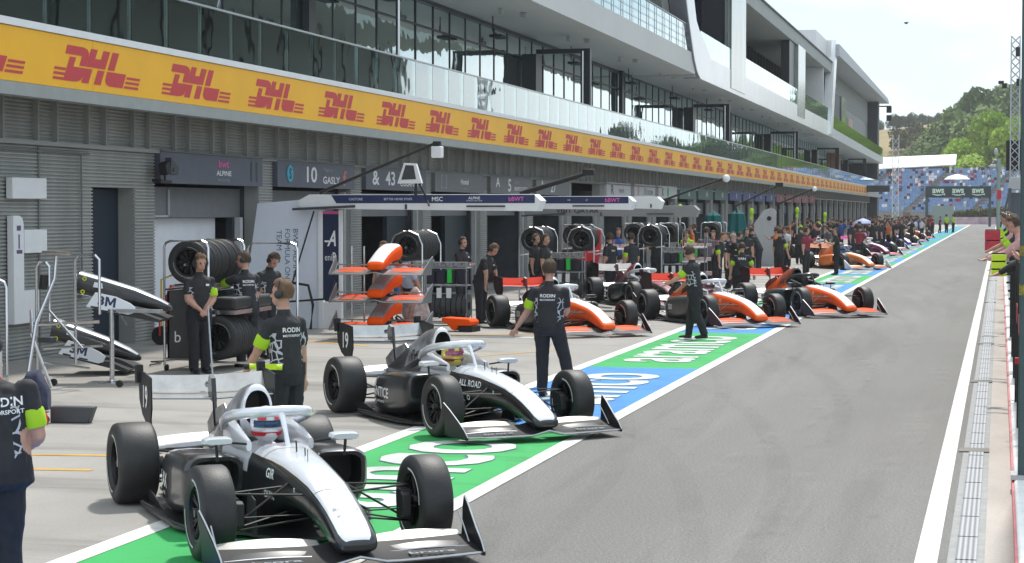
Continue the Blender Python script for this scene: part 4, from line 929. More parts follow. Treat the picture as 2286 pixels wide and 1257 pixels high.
# ================================================================ PEOPLE
def dirv(az, el): return V((cos(R(az)) * cos(R(el)), sin(R(az)) * cos(R(el)), sin(R(el))))   # az 0 forward, 90 left; el up
HANG = ((10, -84), (20, -78))
def person(loc, rz, label, aL=None, aR=None, lL=(0, -88, -90), lR=(0, -88, -90), lean=3, side=0, twist=0, hy=0, hp=0, h=1.0, shirt=shirtb, tr=trou, hair=hairb, phones=True, arm='', back=None, glove=False, pattern=True, vox=.0095, group=None, seat=0, wide=1.0, cap=None, z0=0, sleeve=.62, long=False, name='person'):
    aL = aL or ((60, -80), (20, -76)); aR = aR or ((-60, -80), (-20, -76))
    o = empty(name, (loc[0], loc[1], z0), R(rz), label, 'person', group); o.scale = (h, h, h)
    b = B(); bones = []
    th, sh_ = .435, .42
    def leg(sd, q):
        k = dirv(q[0] * sd, q[1]) * th; s = dirv(q[3] * sd if len(q) > 3 else 0, q[2]) * sh_; return k, s
    kL, sL = leg(1, lL); kR, sR = leg(-1, lR)
    hz = max(-(kL + sL).z, -(kR + sR).z) + .085; P = V((0, 0, hz))
    T = M.Rotation(R(twist), 3, 'Z') @ M.Rotation(R(lean), 3, 'Y') @ M.Rotation(R(side), 3, 'X')
    up = T @ V((0, 0, 1)); fw = T @ V((1, 0, 0)); lf = T @ V((0, 1, 0))
    W_ = wide
    rg = []
    for t, a, d in ((-.13, .155 * W_, .12 * W_), (-.10, .185 * W_, .145 * W_), (0, .182 * W_, .142 * W_), (.12, .175 * W_, .138 * W_), (.25, .182 * W_, .136 * W_), (.38, .192 * W_, .128 * W_), (.45, .185 * W_, .112), (.50, .135, .088), (.54, .07, .068), (.60, .054, .056)):
        Pt = P + up * t + fw * (.01 if .2 < t < .45 else 0) + (V((0, 0, 0)))
        rg.append([Pt + lf * (a * cos(2 * pi * k / 20)) + fw * (d * sin(2 * pi * k / 20)) for k in range(20)])
    b.loft(rg)
    bones += [(P - up * .04, P + up * .46, .13, 0), (P - V((0, 0, .13)), P - V((0, 0, .10)), .155, 1), (P + up * .56, P + up * .66, .05, 2)]
    hd_c = P + up * .70; HR = T @ M.Rotation(R(hy), 3, 'Z') @ M.Rotation(R(hp), 3, 'Y'); hd_c = P + up * .615 + HR @ V((.018, 0, .115))
    b.tube([P + up * .5, hd_c - HR @ V((.02, 0, .02))], .054, 12)
    b.sph(hd_c + HR @ V((-.008, 0, .02)), (.098, .078, .105), 18, rot=HR); b.sph(hd_c + HR @ V((.028, 0, -.055)), (.068, .058, .062), 14, rot=HR)
    b.tube([hd_c + HR @ V((.086, 0, .015)), hd_c + HR @ V((.108, 0, -.022)), hd_c + HR @ V((.088, 0, -.036))], [.009, .016, .008], 8)
    for sd in (-1, 1): b.sph(hd_c + HR @ V((-.005, sd * .08, -.008)), (.018, .012, .032), 10, rot=HR)
    bones.append((hd_c, hd_c + HR @ V((0, 0, .01)), .09, 2))
    arms = {}
    for sd, a in ((1, aL), (-1, aR)):
        sp = P + up * .445 + lf * (sd * .185 * W_); u = T @ dirv(a[0][0], a[0][1]) * .285; f = T @ dirv(a[1][0], a[1][1]) * .25; e = sp + u; w_ = e + f
        b.sph(sp, .066, 12); b.tube([sp - lf * sd * .05, sp, sp + u * .5, sp + u * (sleeve), e], [.06, .066, .062, .060 if not long else .055, .043], 12); b.sph(e, .043, 10)
        if sleeve < 1 and not long: b.tube([sp + u * .3, sp + u * sleeve], .066, 12)
        b.tube([e, e + f * .35, w_], [.043, .044, .028] if not long else [.05, .048, .038], 12)
        # hand
        fd = f.normalized(); pn = fd.cross(lf * 1.0); pn = pn.normalized() if pn.length > .1 else fd.orthogonal(); si = fd.cross(pn).normalized()
        b.tube([w_ - fd * .01, w_ + fd * .04, w_ + fd * .085], [.028, .040, .036], 10, 0, .5)
        if vox < .015:
            for q in range(4):
                base = w_ + fd * .08 + si * ((q - 1.5) * .0205); ln_ = (.07, .08, .075, .058)[q]
                m1 = base + (fd * .9 + pn * .25).normalized() * ln_ * .5; b.tube([base - fd * .02, m1, m1 + (fd * .6 + pn * .7).normalized() * ln_ * .5], [.0105, .010, .009], 7)
            b.tube([w_ + fd * .02 + si * .028, w_ + fd * .055 + si * .055 + pn * .01, w_ + fd * .085 + si * .06 + pn * .02], [.013, .011, .010], 7)
        sk = 6 if glove else (0 if False else 2)
        bones += [(sp, sp + u * (sleeve if not long else 1), .06, 0), (e if not long else w_, w_, .04, 2 if not long else 0), (w_ + fd * .02, w_ + fd * .15, .035, sk)]
        if not long: bones.append((sp + u * (sleeve + .12), e, .05, 2))
        arms[sd] = (sp, u, e, w_, fd)
    for sd, k, s in ((1, kL, sL), (-1, kR, sR)):
        hp_ = P + V((0, sd * .092, -.01)); kn = hp_ + k; an = kn + s
        b.sph(hp_, .108, 12); b.tube([hp_, hp_ + k * .4, kn, kn + s * .45, an], [.112, .103, .080, .078, .068], 12); b.sph(kn, .079, 10)
        b.tube([an - V((.05, 0, .03)), an + V((.05, 0, -.035)), an + V((.15, 0, -.05)), an + V((.2, 0, -.055))], [.046, .044, .042, .028], 12, 0, .75)
        bones += [(hp_, kn, .09, 1), (kn, an + V((0, 0, .015)), .06, 1), (an + V((-.03, 0, -.045)), an + V((.18, 0, -.055)), .045, 3)]
    me = b.mesh('raw', shirt, 0); ob = bpy.data.objects.new('raw', me); COL.objects.link(ob)
    rm = ob.modifiers.new('r', 'REMESH'); rm.mode = 'VOXEL'; rm.voxel_size = vox; rm.use_smooth_shade = True
    sm = ob.modifiers.new('s', 'SMOOTH'); sm.factor = .5; sm.iterations = 3 if vox < .015 else 1
    me2 = bpy.data.meshes.new_from_object(ob.evaluated_get(bpy.context.evaluated_depsgraph_get())); me2.name = 'person_body'
    bpy.data.objects.remove(ob)
    me2.materials.clear()
    from mathutils import noise as NZ
    hzc = hd_c.z - .16
    so = random.Random(label).uniform(0, 50)
    co_ = [0.0] * (3 * len(me2.vertices)); me2.vertices.foreach_get('co', co_)
    no_ = [v.normal.copy() for v in me2.vertices]
    hnd = [arms[1][3], arms[-1][3]]
    for i_ in range(len(me2.vertices)):
        p = V(co_[3 * i_:3 * i_ + 3])
        if p.z > hzc or min((p - q).length for q in hnd) < .2 and not long: continue
        if vox > .015: break
        d_ = NZ.noise(V((p.x * 9 + so, p.y * 9, p.z * 5))) * .010 + abs(NZ.noise(V((p.x * 16, p.y * 16 + so, p.z * 13)))) * .008
        q = p + no_[i_] * d_; co_[3 * i_:3 * i_ + 3] = q
    me2.vertices.foreach_set('co', co_)
    for q in (shirt, tr, skin, shoe, shirtp if pattern else shirt, eyem, matte, lip): me2.materials.append(q)
    eyes = [hd_c + HR @ V((.078, sd * .034, .018)) for sd in (-1, 1)]; mouth = hd_c + HR @ V((.092, 0, -.068)); Ti = T.transposed(); mi = []
    bp = [(a, bb - a, max((bb - a).length_squared, 1e-9), r, tg) for a, bb, r, tg in bones]
    for p in me2.polygons:
        c = p.center; best = 9; tg = 0
        for a, d, l2, r, t_ in bp:
            q = c - a; t = max(0, min(1, q.dot(d) / l2)); ds = (q - d * t).length - r
            if ds < best: best = ds; tg = t_
        if tg == 2 and vox < .015:
            if (c - eyes[0]).length < .0135 or (c - eyes[1]).length < .0135: tg = 5
            elif abs((HR.transposed() @ (c - mouth)).z) < .007 and (c - mouth).length < .026: tg = 7
        if tg == 0 and pattern:
            q = Ti @ (c - P)
            if abs(q.y) > .118 * W_ and q.z < .36 and abs(q.y) < .2: tg = 4
        mi.append(tg)
    me2.polygons.foreach_set('material_index', mi); me2.update()
    body = link_mesh('body', me2, o)
    # hair / cap
    b = B(); r = random.Random(label); n = 20
    for i in range(n // 2 + 1):
        pass
    rings = []
    for i in range(11):
        t = pi * i / 10; row = []
        for k in range(24):
            ph = 2 * pi * k / 24; j = 1 + r.uniform(-.08, .11) * (0 if cap else 1)
            row.append(V((.114 * sin(t) * cos(ph) * j - .012, .093 * sin(t) * sin(ph) * j, .119 * cos(t) * j + .030)))
        rings.append(row)
    vs = [p for q in rings for p in q]; fs = []
    for i in range(10):
        for k in range(24):
            f = (i * 24 + k, i * 24 + (k + 1) % 24, (i + 1) * 24 + (k + 1) % 24, (i + 1) * 24 + k); c = sum((vs[q] for q in f), V()) / 4
            if c.z > (.092 if c.x > .03 else (.05 if c.x > -.01 else -.05)) : fs.append(f)
    b.add([hd_c + HR @ p for p in vs], fs)
    if cap: b.loft([[hd_c + HR @ V((.06 + .0 * q + q * .1, y, .07 - .02 * q + z)) for y, z in ((-.06 + .02 * q, 0), (.06 - .02 * q, 0), (.05 - .02 * q, .012), (-.05 + .02 * q, .012))] for q in (0, 1)])
    ha = b.build('cap' if cap else 'hair', cap or hair, o, smooth=70, fixn=False)
    if vox < .015:
        q = P + lf * -.15 * W_ - fw * .07 + up * .02; B().box(q, (.05, .035, .12)).tube([q + up * .05, q + up * .12], .006, 5).build('belt_radio', matte, o)
        q = P + up * .40 + fw * .145; B().box(q + lf * .08, (.004, .05, .03)).build('chest_badge', lettering, o)
    if phones:
        b = B()
        for sd in (-1, 1): b.lathe([(-.02, .036), (.018, .042), (.026, .03)], HR @ V((0, sd, 0)), hd_c + HR @ V((-.008, sd * .092, -.004)), 12)
        b.tube([hd_c + HR @ V((-.008, .108 * cos(a), .01 + .135 * sin(a))) for a in [pi * i / 10 for i in range(11)]], .009, 6, 0)
        b.build('headphones', mat('headphone black', (.02, .02, .022), .4), o)
    for sd, ch in ((1, 'L'), (-1, 'R')):
        if ch in arm:
            sp, u, e, w_, fd = arms[sd]; B().tube([sp + u * .42, sp + u * .5, sp + u * .74, sp + u * .82], [.069, .0745, .072, .066], 16).build('armband', lime, o, smooth=60)
    if back:
        bv = BVHTree.FromPolygons([v.co for v in me2.vertices], [tuple(p.vertices) for p in me2.polygons])
        it = [dict(s=s_, o=P + up * zz + lf * yy - fw * .1, u=-lf * 1.0 * 1, v=up, w=w0, h=h0, bvh=bv, n=-fw, lift=.003) for s_, zz, yy, w0, h0 in back]
        letters('back_lettering', it, lettering, o)
    return o
bk = [('RODIN', .39, -.0, .20, .045), ('MOTORSPORT', .335, -.0, .20, .022)]
# foreground mechanic cropped by the left edge, back to the camera
person((-5.76, 10.42), 112, 'person in black team shirt cropped by the left edge, back to the camera', h=1.0, side=-5, aL=((100, -74), (70, -80)), aR=((-82, -82), (40, -25)), lL=(4, -86, -92), lR=(4, -86, -88), arm='R', back=[('RODIN', .385, -.11, .22, .055), ('MOTORSPORT', .325, -.11, .23, .026)], hair=hairb, wide=1.3, hy=-8, hp=10)
person((-11.66, 27.35), -48, 'person with headphones holding a jack bar in front of the nearest tyre rack', aL=((15, -74), (-58, -38)), aR=((-12, -72), (52, -36)), arm='L', hp=14, hy=4, hair=hairl, lL=(2, -88, -90), lR=(8, -86, -90))
person((-11.38, 28.57), 140, 'person in patterned team shirt leaning on the nearest tyre rack', aL=((30, -20), (80, 10)), aR=((-20, -80), (0, -50)), arm='L', hy=50, hair=hairb, back=bk, lean=6)
person((-11.78, 30.4), -30, 'person half hidden behind the rack frame, looking down to the right', hp=30, hair=hairb, lean=12, shirt=shirtb)
person((-6.51, 17.33), 150, 'person with lime armband standing behind the nearest car, back to the camera', aL=((30, -62), (10, -50)), aR=((-70, -82), (-50, -82)), arm='L', back=bk, hy=30, glove=False, hair=hairl, wide=.95, h=1.0)
person((-5.73, 25.0), 92, 'person walking up the lane behind the second car with left arm held out', aL=((70, -70), (100, -56)), aR=((0, -66), (60, -15)), lL=(4, -84, -92), lR=(75, -74, -80, 75), arm='L', back=bk, hair=hairb, wide=1.12, phones=False, hy=-8)
person((-5.6, 36.79), 165, 'person with lime armband striding across the green lane, hand on the orange wing', aL=((25, -40), (10, -22)), aR=((10, -55), (8, -36)), lL=(0, -102, -112), lR=(0, -74, -84), arm='L', hair=hairb, hp=14, back=None, lean=6)
person((-12.31, 44.44), -20, 'person in dark clothes with folded arms standing beside the shelf cart', aL=((10, -62), (-70, 0)), aR=((-10, -62), (70, 4)), pattern=False, hair=hairb, shirt=mat('plum shirt', (.02, .014, .02), .8, var=.3))
person((-10.85, 40.73), -12, 'person leaning on a bar beside the rear wheel of the first orange car', aL=((20, -50), (0, -70)), aR=((-10, -50), (0, -72)), lean=22, hp=18, hair=hairl, pattern=False, phones=True)
person((-11.9, 50.2), -15, 'person in dark shirt behind the red orange rear wing, facing right', pattern=False, hair=hairl)
person((-11.5, 49.6), -10, 'person in dark shirt with lime armband between the racks, looking right', arm='L', pattern=False, hair=hairb, phones=False)
person((-10.3, 52.5), 150, 'person seen from behind beside the three white shelves, left of the pair', arm='', pattern=False, hair=hairb, back=[('VAR', .38, 0, .16, .05)])
person((-9.75, 52.7), 140, 'person seen from behind beside the three white shelves, right of the pair', arm='L', pattern=False, hair=hairb)
person((-8.1, 57.5), -25, 'person in dark shirt bending to the dark car, lime armband', aL=((0, -60), (0, -70)), aR=((0, -60), (0, -70)), lean=16, arm='R', pattern=False, hair=hairl, phones=False)
person((-7.6, 58.5), -110, 'person leaning both hands on the dark car, pale hair', aL=((10, -55), (-20, -60)), aR=((-10, -55), (20, -60)), lean=25, arm='L', pattern=False, hair=mat('grey hair', (.28, .26, .24), .8), phones=False)
person((-6.35, 49.6), 95, 'person in black shirt lettered VAN beside the outermost orange car, two armbands', aL=((60, -62), (20, -70)), aR=((-60, -62), (-20, -70)), lean=14, h=.9, arm='LR', pattern=False, back=[('VAN', .38, 0, .22, .07)], hair=hairb)
person((-7.3, 67), 60, 'person with lime armband on the right arm beyond the outermost orange car', arm='R', pattern=False, hair=hairb, aR=((-60, -70), (-20, -70)))
ltb = mat('light blue shirt', (.42, .48, .62), .8)
person((-12.2, 38.2), -110, 'person with headphones standing behind the stacked orange noses', pattern=False, hair=hairl, shirt=ltb)
person((-11.45, 37.6), -110, 'person in pale blue shirt bending behind the stacked orange noses', pattern=False, hair=hairb, shirt=ltb, lean=40, hp=20, h=.97)
pksk = mat('pink sleeve', (.55, .30, .30), .8)
person((.80, 22.3), 175, 'person in white shirt leaning on the pit wall with raised arms at the right edge', aL=((0, -30), (10, 60)), aR=((0, -28), (-10, 50)), lean=22, shirt=mat('white shirt', (.7, .7, .75), .8), pattern=False, hair=matte, phones=False, z0=.62, sleeve=.9, h=1.02)
person((.62, 25.5), 170, 'person with dark hair leaning over the pit wall just behind the raised arms', aL=((0, -20), (10, -10)), aR=((0, -20), (-10, -10)), lean=20, shirt=matte, pattern=False, hair=matte, phones=True, z0=.62, long=True)
person((.48, 30), 175, 'person in pale pink holding lime gloves over the pit wall', aL=((0, -15), (0, 5)), aR=((0, -20), (0, -20)), lean=22, shirt=pksk, pattern=False, hair=hairb, z0=.62, long=True, phones=False)
for i, (x, y) in enumerate(((.46, 34), (.42, 37.5), (.40, 41), (.40, 45), (.38, 50), (.36, 56), (.5, 62))): person((x, y), 170, 'person leaning over the pit wall in the far group at the right edge', lean=20, aL=((0, -20), (0, -5)), aR=((0, -25), (0, -25)), pattern=False, vox=.02, hair=(hairl, hairb, matte)[i % 3], shirt=(matte, pksk, shirtb, lime, matte, ltb, red)[i], z0=.62, group='team members along the far pit wall', arm='L')
# ---- crowd further down the pit lane
proto = []
cp = [dict(), dict(aL=((40, -60), (-20, -20)), aR=((-40, -60), (20, -20))), dict(lean=25, aL=((0, -60), (0, -60)), aR=((0, -50), (0, -70))), dict(lL=(0, -75, -95), lR=(0, -100, -105)), dict(aL=((20, -40), (0, 20)), hy=30), dict(aR=((-60, -30), (-40, 40)), hy=-30)]
for i, kw in enumerate(cp): proto.append(person((-9, 70 + i * 3.1), 90, 'x', vox=.028, pattern=False, phones=i % 2 == 0, **kw))
cloth = {'black': (shirtb, 74), 'blue': (mat('blue shirt', (.02, .05, .20), .8), 16), 'grey': (mat('grey shirt', (.10, .10, .11), .8), 14), 'orange': (mat('orange shirt', (.55, .16, .03), .8), 6), 'dark red': (mat('dark red shirt', (.20, .02, .04), .8), 12), 'white': (mat('white top', (.6, .6, .62), .8), 9), 'lime': (lime, 5)}
rc = random.Random(11); used = 0
pool = [k for k, (m_, n_) in cloth.items() for _ in range(n_)]; rc.shuffle(pool); cb_used = set()
for i, k in enumerate(pool):
    t = rc.random(); y = 60 + (215 - 60) * t ** 1.05; x = rc.uniform(-12.8, -6.8) if rc.random() < .72 else rc.uniform(-7.2, -5.9)
    if y < 71 and x > -8.4: x -= 2
    if 76 < y < 86 and x > -8.4: x = -8.6 - rc.random() * 2
    if 95 < y < 100 and x > -9: x = -10.4
    j = rc.randrange(6)
    c = proto[j] if j not in cb_used else copy_tree(proto[j]); cb_used.add(j)
    c.location = (x, y, 0); c.rotation_euler = (0, 0, rc.uniform(-pi, pi)); s_ = rc.uniform(.93, 1.05); c.scale = (s_, s_, s_)
    c['label'] = 'person in %s top in the crowd far down the pit lane' % k; c['group'] = 'crew in %s tops far down the pit lane' % k; c['category'] = 'person'
    bo = [q for q in c.children if q.name.startswith('body')][0]
    if True:
        bo.material_slots[0].link = 'OBJECT'; bo.material_slots[0].material = cloth[k][0]; bo.material_slots[4].link = 'OBJECT'; bo.material_slots[4].material = cloth[k][0]
for j in range(6):
    if j not in cb_used: bpy.data.objects.remove(proto[j])
for x, y in ((-5.3, 205), (-4.7, 208)):
    c = copy_tree(proto[0]); c.location = (x, y, 0); c.rotation_euler = (0, 0, 1 + x); c['label'] = 'person in dark clothes standing apart at the far end of the painted lane'; c['group'] = 'pair at the far end of the lane'; c['category'] = 'person'; c.scale = (1.05,) * 3
# ================================================================ PIT EQUIPMENT
TW = tyre_mesh('wet_tyre', .26, .335, rubber, 1); RW = rim_mesh('rack_rim', .26, rimm)
def rtyre(loc, label, group, tilt=0):
    o = empty('spare_wheel', loc, 0, label, 'wheel', group); link_mesh('tyre', TW, o); link_mesh('rim', RW, o); link_mesh('sidewall_marking', MF, o)
    return o
def hoop(b, x0, x1, y, h, r=.02, c=.10, z0=.08):
    pts = [(x0, y, z0), (x0, y, h - c), (x0 + c * .3, y, h - c * .3), (x0 + c, y, h), (x1 - c, y, h), (x1 - c * .3, y, h - c * .3), (x1, y, h - c), (x1, y, z0)]
    b.tube(pts, r, 8)
def rack(x, y, label, ntop=5, nlow=5, L_=1.45, panel=True, shelf=False, wrd='nearest', arch=False, low_dx=.55):
    o = empty('tyre_rack', (x, y, 0), 0, label, 'tyre rack', 'tyre racks in front of the garages')
    b = B(); c = .30 if arch else .10
    hoop(b, -.36, .36, 0, 1.98, c=c); hoop(b, -.36, .36, L_, 1.98, c=c)
    for z in (.18, 1.24):
        for xx in (-.36, .36): b.tube([(xx, 0, z), (xx, L_, z)], .018)
    for yy in (0, L_): b.tube([(-.36, yy, .18), (.36, yy, .18)], .018)
    b.build('frame', chrome, o)
    b = B()
    for xx in (-.2, .2): b.tube([(xx, 0, 1.30), (xx, L_, 1.30)], .022)
    b.tube([(0, -.05, 1.62), (0, L_, 1.62)], .02); b.build('tyre_rail', steel, o)
    if panel:
        B().bb(-.33, .30, .04, .07, .16, 1.22).bb(-.33, -.30, .04, L_, .16, 1.22).build('side_panel', mat('rack panel', (.045, .046, .048), .5, var=.2), o); letters('panel_mark', [dict(s='b', o=(-.16, .036, .52), u=(1, 0, 0), v=(0, 0, 1), h=.17, bold=0)], lettering, o)
    if shelf:
        b = B()
        for z in (.78, 1.16): b.bb(.36, 1.35, .1, .55, z, z + .02)
        for xx in (.38, 1.33):
            for yy in (.1, .55): b.tube([(xx, yy, 0), (xx, yy, 1.3)], .012)
        b.build('shelf', steel, o)
        b = B(); b.bb(.40, 1.3, .12, .5, 1.19, 1.30); b.build('roll_cover', mat('foil', (.5, .5, .52), .3, .6, c2=(.05, .05, .06), vs=16), o)
        b = B()
        for i in range(4): b.bb(.42 + i * .23, .60 + i * .23, .14, .48, .82, 1.12)
        b.build('case', mat('case navy', (.012, .016, .03), .4), o, bevel=.015)
        B().bb(.9, 1.0, .10, .2, .85, 1.15).build('green_bottle', mat('bottle green', (.02, .55, .06), .4), o)
        b = B()
        for i in range(3): b.bb(.44 + i * .22, .55 + i * .22, .095, .11, .52, .74)
        b.build('paper_tag', white, o)
        b = B()
        for i in range(8):
            b.lathe([(-.05, .10), (-.05, .26), (.05, .26), (.05, .10)], (1, 0, 0), (.45 + i * .12, .3, .34), 18, closedprof=True)
        b.build('rolled_blanket', mat('blanket grey', (.05, .052, .056), .7, var=.3), o)
    b = B()
    for xx in (-.34, .34):
        for yy in (0.02, L_): b.lathe([(-.02, .05), (.02, .05)], (1, 0, 0), (xx, yy, .05), 10)
    b.build('castor', rubber, o)
    for i in range(ntop): rtyre((x, y + .18 + i * (L_ - .25) / max(ntop - 1, 4), 1.655), 'treaded tyre on the top rail of the %s rack' % wrd, 'tyres on top of the %s rack' % wrd)
    for i in range(nlow): rtyre((x + low_dx, y + .26 + i * .27, .50), 'treaded tyre in the low row beside the %s rack' % wrd, 'low tyres of the %s rack' % wrd)
    return o
rack(-11.98, 27.62, 'nearest chrome tyre rack with dark side panel behind the mechanic with the jack bar', wrd='nearest', low_dx=.42)
st = empty('trolley_frame', (-11.35, 28.9, 0), 0, 'chrome hoop frame around the low tyre row right of the nearest rack', 'trolley')
b = B(); hoop(b, -.35, .50, .5, 1.92, .022)
for xx in (-.35, .5): b.tube([(xx, -1.2, .14), (xx, .5, .14)], .018)
b.tube([(-.35, -1.2, .14), (.5, -1.2, .14)], .018); b.build('frame', chrome, st)
b = B(); b.bb(-.3, .08, -1.1, .48, .93, 1.12); b.build('tyre_blanket', matte, st, bevel=.04); B().bb(-.3, .1, -1.1, .4, .86, .925).build('tray', chrome, st)
rack(-12.6, 41.0, 'tyre rack with curved chrome hoop and shelf of cases behind the stacked noses', ntop=5, nlow=0, panel=False, shelf=True, wrd='second', arch=True)
rack(-12.05, 50.6, 'tyre rack with curved hoop behind the man leaning on a bar', ntop=4, nlow=0, panel=False, shelf=True, wrd='third', arch=True)
rack(-10.95, 51.6, 'tyre rack showing a spoked wheel beside the red cloths', ntop=3, nlow=0, panel=False, shelf=False, wrd='fourth', arch=True)
rack(-11.9, 64.5, 'tyre rack behind the shelves with white trays', ntop=4, nlow=0, panel=False, shelf=False, wrd='fifth')
rack(-10.9, 65.5, 'tyre rack with octagonal chrome hoops', ntop=5, nlow=0, panel=False, shelf=True, wrd='sixth')
rack(-10.0, 69.5, 'furthest tyre rack before the teal umbrellas', ntop=3, nlow=0, panel=False, wrd='furthest')
rack(-10.3, 58.6, 'tyre rack behind the mechanic with folded sleeves near the orange rear wing', ntop=4, nlow=3, panel=False, shelf=True, wrd='middle', arch=True)
rack(-12.6, 58.2, 'tyre rack standing back against the garages behind the tray cart', ntop=4, nlow=3, panel=True, shelf=False, wrd='back')
# stacked nose and wing stand
ws = empty('wing_stand', (-11.55, 35.6, 0), 0, 'chrome stand holding three orange noses one above the other', 'stand')
b = B()
for x in (-.55, -.3): b.tube([(x, .2, 0), (x, .2, 1.75)], .02)
for z in (.32, .85, 1.38): b.bb(-.9, .9, .18, .24, z, z + .03)
b.tube([(-.9, .2, .05), (.9, .2, .05)], .02); b.build('frame', chrome, ws)
gw = dict(OR, flap=orange, flap2=orange, wing=mat('wing grey', (.2, .19, .19), .35, .5), plate=mgrey)
nsm = mat('nose print', (.10, .10, .11), .4, c2=(.42, .40, .40), vs=22, stretch=(6, 1, 1))
for i, z in enumerate((.34, .86, 1.38)):
    o = empty('front_wing', (-11.28, 37.3, z - .22), R(-92), ('orange nose and front wing on the lowest level of the stand', 'orange nose and front wing on the middle level of the stand', 'orange nose and front wing on the top level of the stand')[i], 'front wing', 'spare noses stacked on the stand')
    b, secs = nosecone(o, OR, 1.3); b.v = [(x, y * 1.15, z_ * 1.1) for x, y, z_ in b.v]; b.build('nose', [orange, nsm if i < 2 else white], o, smooth=50)
    front_wing(o, gw)
# black noses with white side plates on a chrome stand at the left
w3 = mat('plate white', (.78, .82, .88), .4)
def snose(loc, rz, label, pitch=9):
    o = empty('front_wing', loc, rz, label, 'front wing', 'black spare noses at the left'); o.rotation_euler = (0, R(pitch), rz)
    secs = [(1.25, .05, .0, .05), (1.2, .10, -.02, .09), (1.05, .14, -.03, .15), (.7, .16, -.02, .24), (.3, .18, .0, .30), (0, .195, .02, .34), (-.12, .2, .02, .355)]
    b = B(); b.loft([ring(x, w_, a, c, 3.2) for x, w_, a, c in secs], mf=lambda i, j: 1 if 3 <= j <= 7 and i > 0 else 0); b.build('nose', [black, silver], o, smooth=50)
    b = B()
    for zz in (.27, .08): b.lathe([(-.001, .032), (.004, .03), (.004, .018), (-.001, .016)], (0, 1, 0), (-.02, -.2, zz), 16, closedprof=True)
    b.build('yellow_ring', mat('ring yellow', (.6, .65, .02), .4), o)
    b = B(); p = [(-.02, -.12), (.70, -.14), (.78, -.10), (.80, .0), (.70, .06), (.45, .13), (.10, .15)]
    b.prism([(x * .85 + .15, z * .82) for x, z in p], 'y', -.50, -.48)
    pl_ = b.build('endplate', w3, o); mb = B(); put_text(mb, '3', (.335, -.503, .02), (1, 0, 0), (0, 0, 1), w=.09, h=.135, bold=.035); q_ = [(0, 0), (0, 1), (.25, 1), (.5, .45), (.75, 1), (1, 1), (1, 0), (.78, 0), (.78, .62), (.58, .15), (.42, .15), (.22, .62), (.22, 0)]; mb.add([(.395 + a * .15, -.503, -.0475 + c * .135) for a, c in q_], tri(q_)); mb.build('plate_lettering', mat('lettering navy', (.02, .03, .10), .4), pl_, smooth=0, fixn=False)
    B().bb(.20, .32, -.504, -.5, -.10, -.075).bb(.45, .58, -.504, -.5, -.105, -.085).build('plate_slot', matte, o)
    B().prism([(.3, -.13), (1.18, -.16), (1.2, -.12), (.9, -.06), (.3, -.1)], 'y', -.48, .48).build('main_plane', carbon, o)
    B().prism([(.12, .17), (.26, .17), (.24, .24), (.13, .24)], 'y', -.21, -.19).build('badge', w3, o)
    return o
snose((-12.78, 25.9, 1.20), R(12), 'black nose with white 3M side plate held higher on the chrome stand')
snose((-13.72, 26.9, .45), R(12), 'black nose with white 3M side plate standing lower behind the stand', 12)
sd_ = empty('barrier_post', (-12.2, 25.5, 0), 0, 'chrome post on a round base under the upper black nose', 'stand')
B().lathe([(0, .20), (.012, .20), (.03, .05), (.05, .035)], (0, 0, 1), n=24).build('base', chrome, sd_); B().tube([(0, 0, .03), (0, 0, 1.05)], .034, 12).build('pole', chrome, sd_)
B().bb(-.1, .75, .02, .08, 1.0, 1.05).tube([(.1, .05, 1.0), (.0, .5, .8)], .02).build('cross_arm', steel, sd_)
ts = empty('tool_stand', (-12.3, 24.9, 0), 0, 'tall chrome tube trestle with crossed legs at the left', 'stand')
b = B(); b.tube([(-.39, -.1, 1.82), (-.42, -.1, 1.5), (-.55, -.4, .9), (-.66, -.5, 0)], .026).tube([(-.78, -.1, 1.05), (-.62, -.4, .75), (-.38, -.3, 0)], .024).tube([(-.60, -.1, 1.86), (-.18, -.1, 1.85)], .028, 8)
b.tube([(-.75, 0, 0), (-.75, 0, 1.66), (-.70, 0, 1.72), (-.60, 0, 1.72), (-.55, 0, 1.66), (-.55, 0, .9)], .022).tube([(-.21, .1, .3), (-.21, .1, 1.76), (-.15, .1, 1.82), (.1, .1, 1.82), (.16, .1, 1.76), (.16, .1, 1.0)], .022)
b.tube([(-.8, 0, .85), (.16, .1, .9)], .024).tube([(-.8, .3, .5), (.1, .3, .55)], .02).tube([(-.5, -.1, 1.05), (.1, -.3, .55)], .02).tube([(-.5, -.3, .35), (.3, -.5, .3)], .015)
b.build('tube_frame', chrome, ts); B().bb(-.7, -.5, -.05, .1, .60, .68).build('clamp_block', dgrey, ts, bevel=.01)
b = B()
for xx in (-.5, .5): b.lathe([(-.02, .05), (.02, .05)], (0, 1, 0), (xx, 0, .05), 12)
b.tube([(-.62, -.05, 1.35), (-.60, -.05, 1.55)], .06, 8); b.build('reel', matte, ts)
h2 = empty('hoop_frame', (-13.3, 22.9, 0), 0, 'chrome hoop frame at the left edge behind the cropped mechanic', 'frame')
b = B(); hoop(b, -.5, .22, 0, 1.95, .03, .22); hoop(b, -.5, .22, 1.2, 1.5, .02); b.tube([(.22, 0, .2), (.22, 1.2, .2)], .02).tube([(.22, 0, .95), (.6, 0, .97), (.62, .3, .6), (.62, .3, 0)], .022); b.build('tube_frame', chrome, h2)
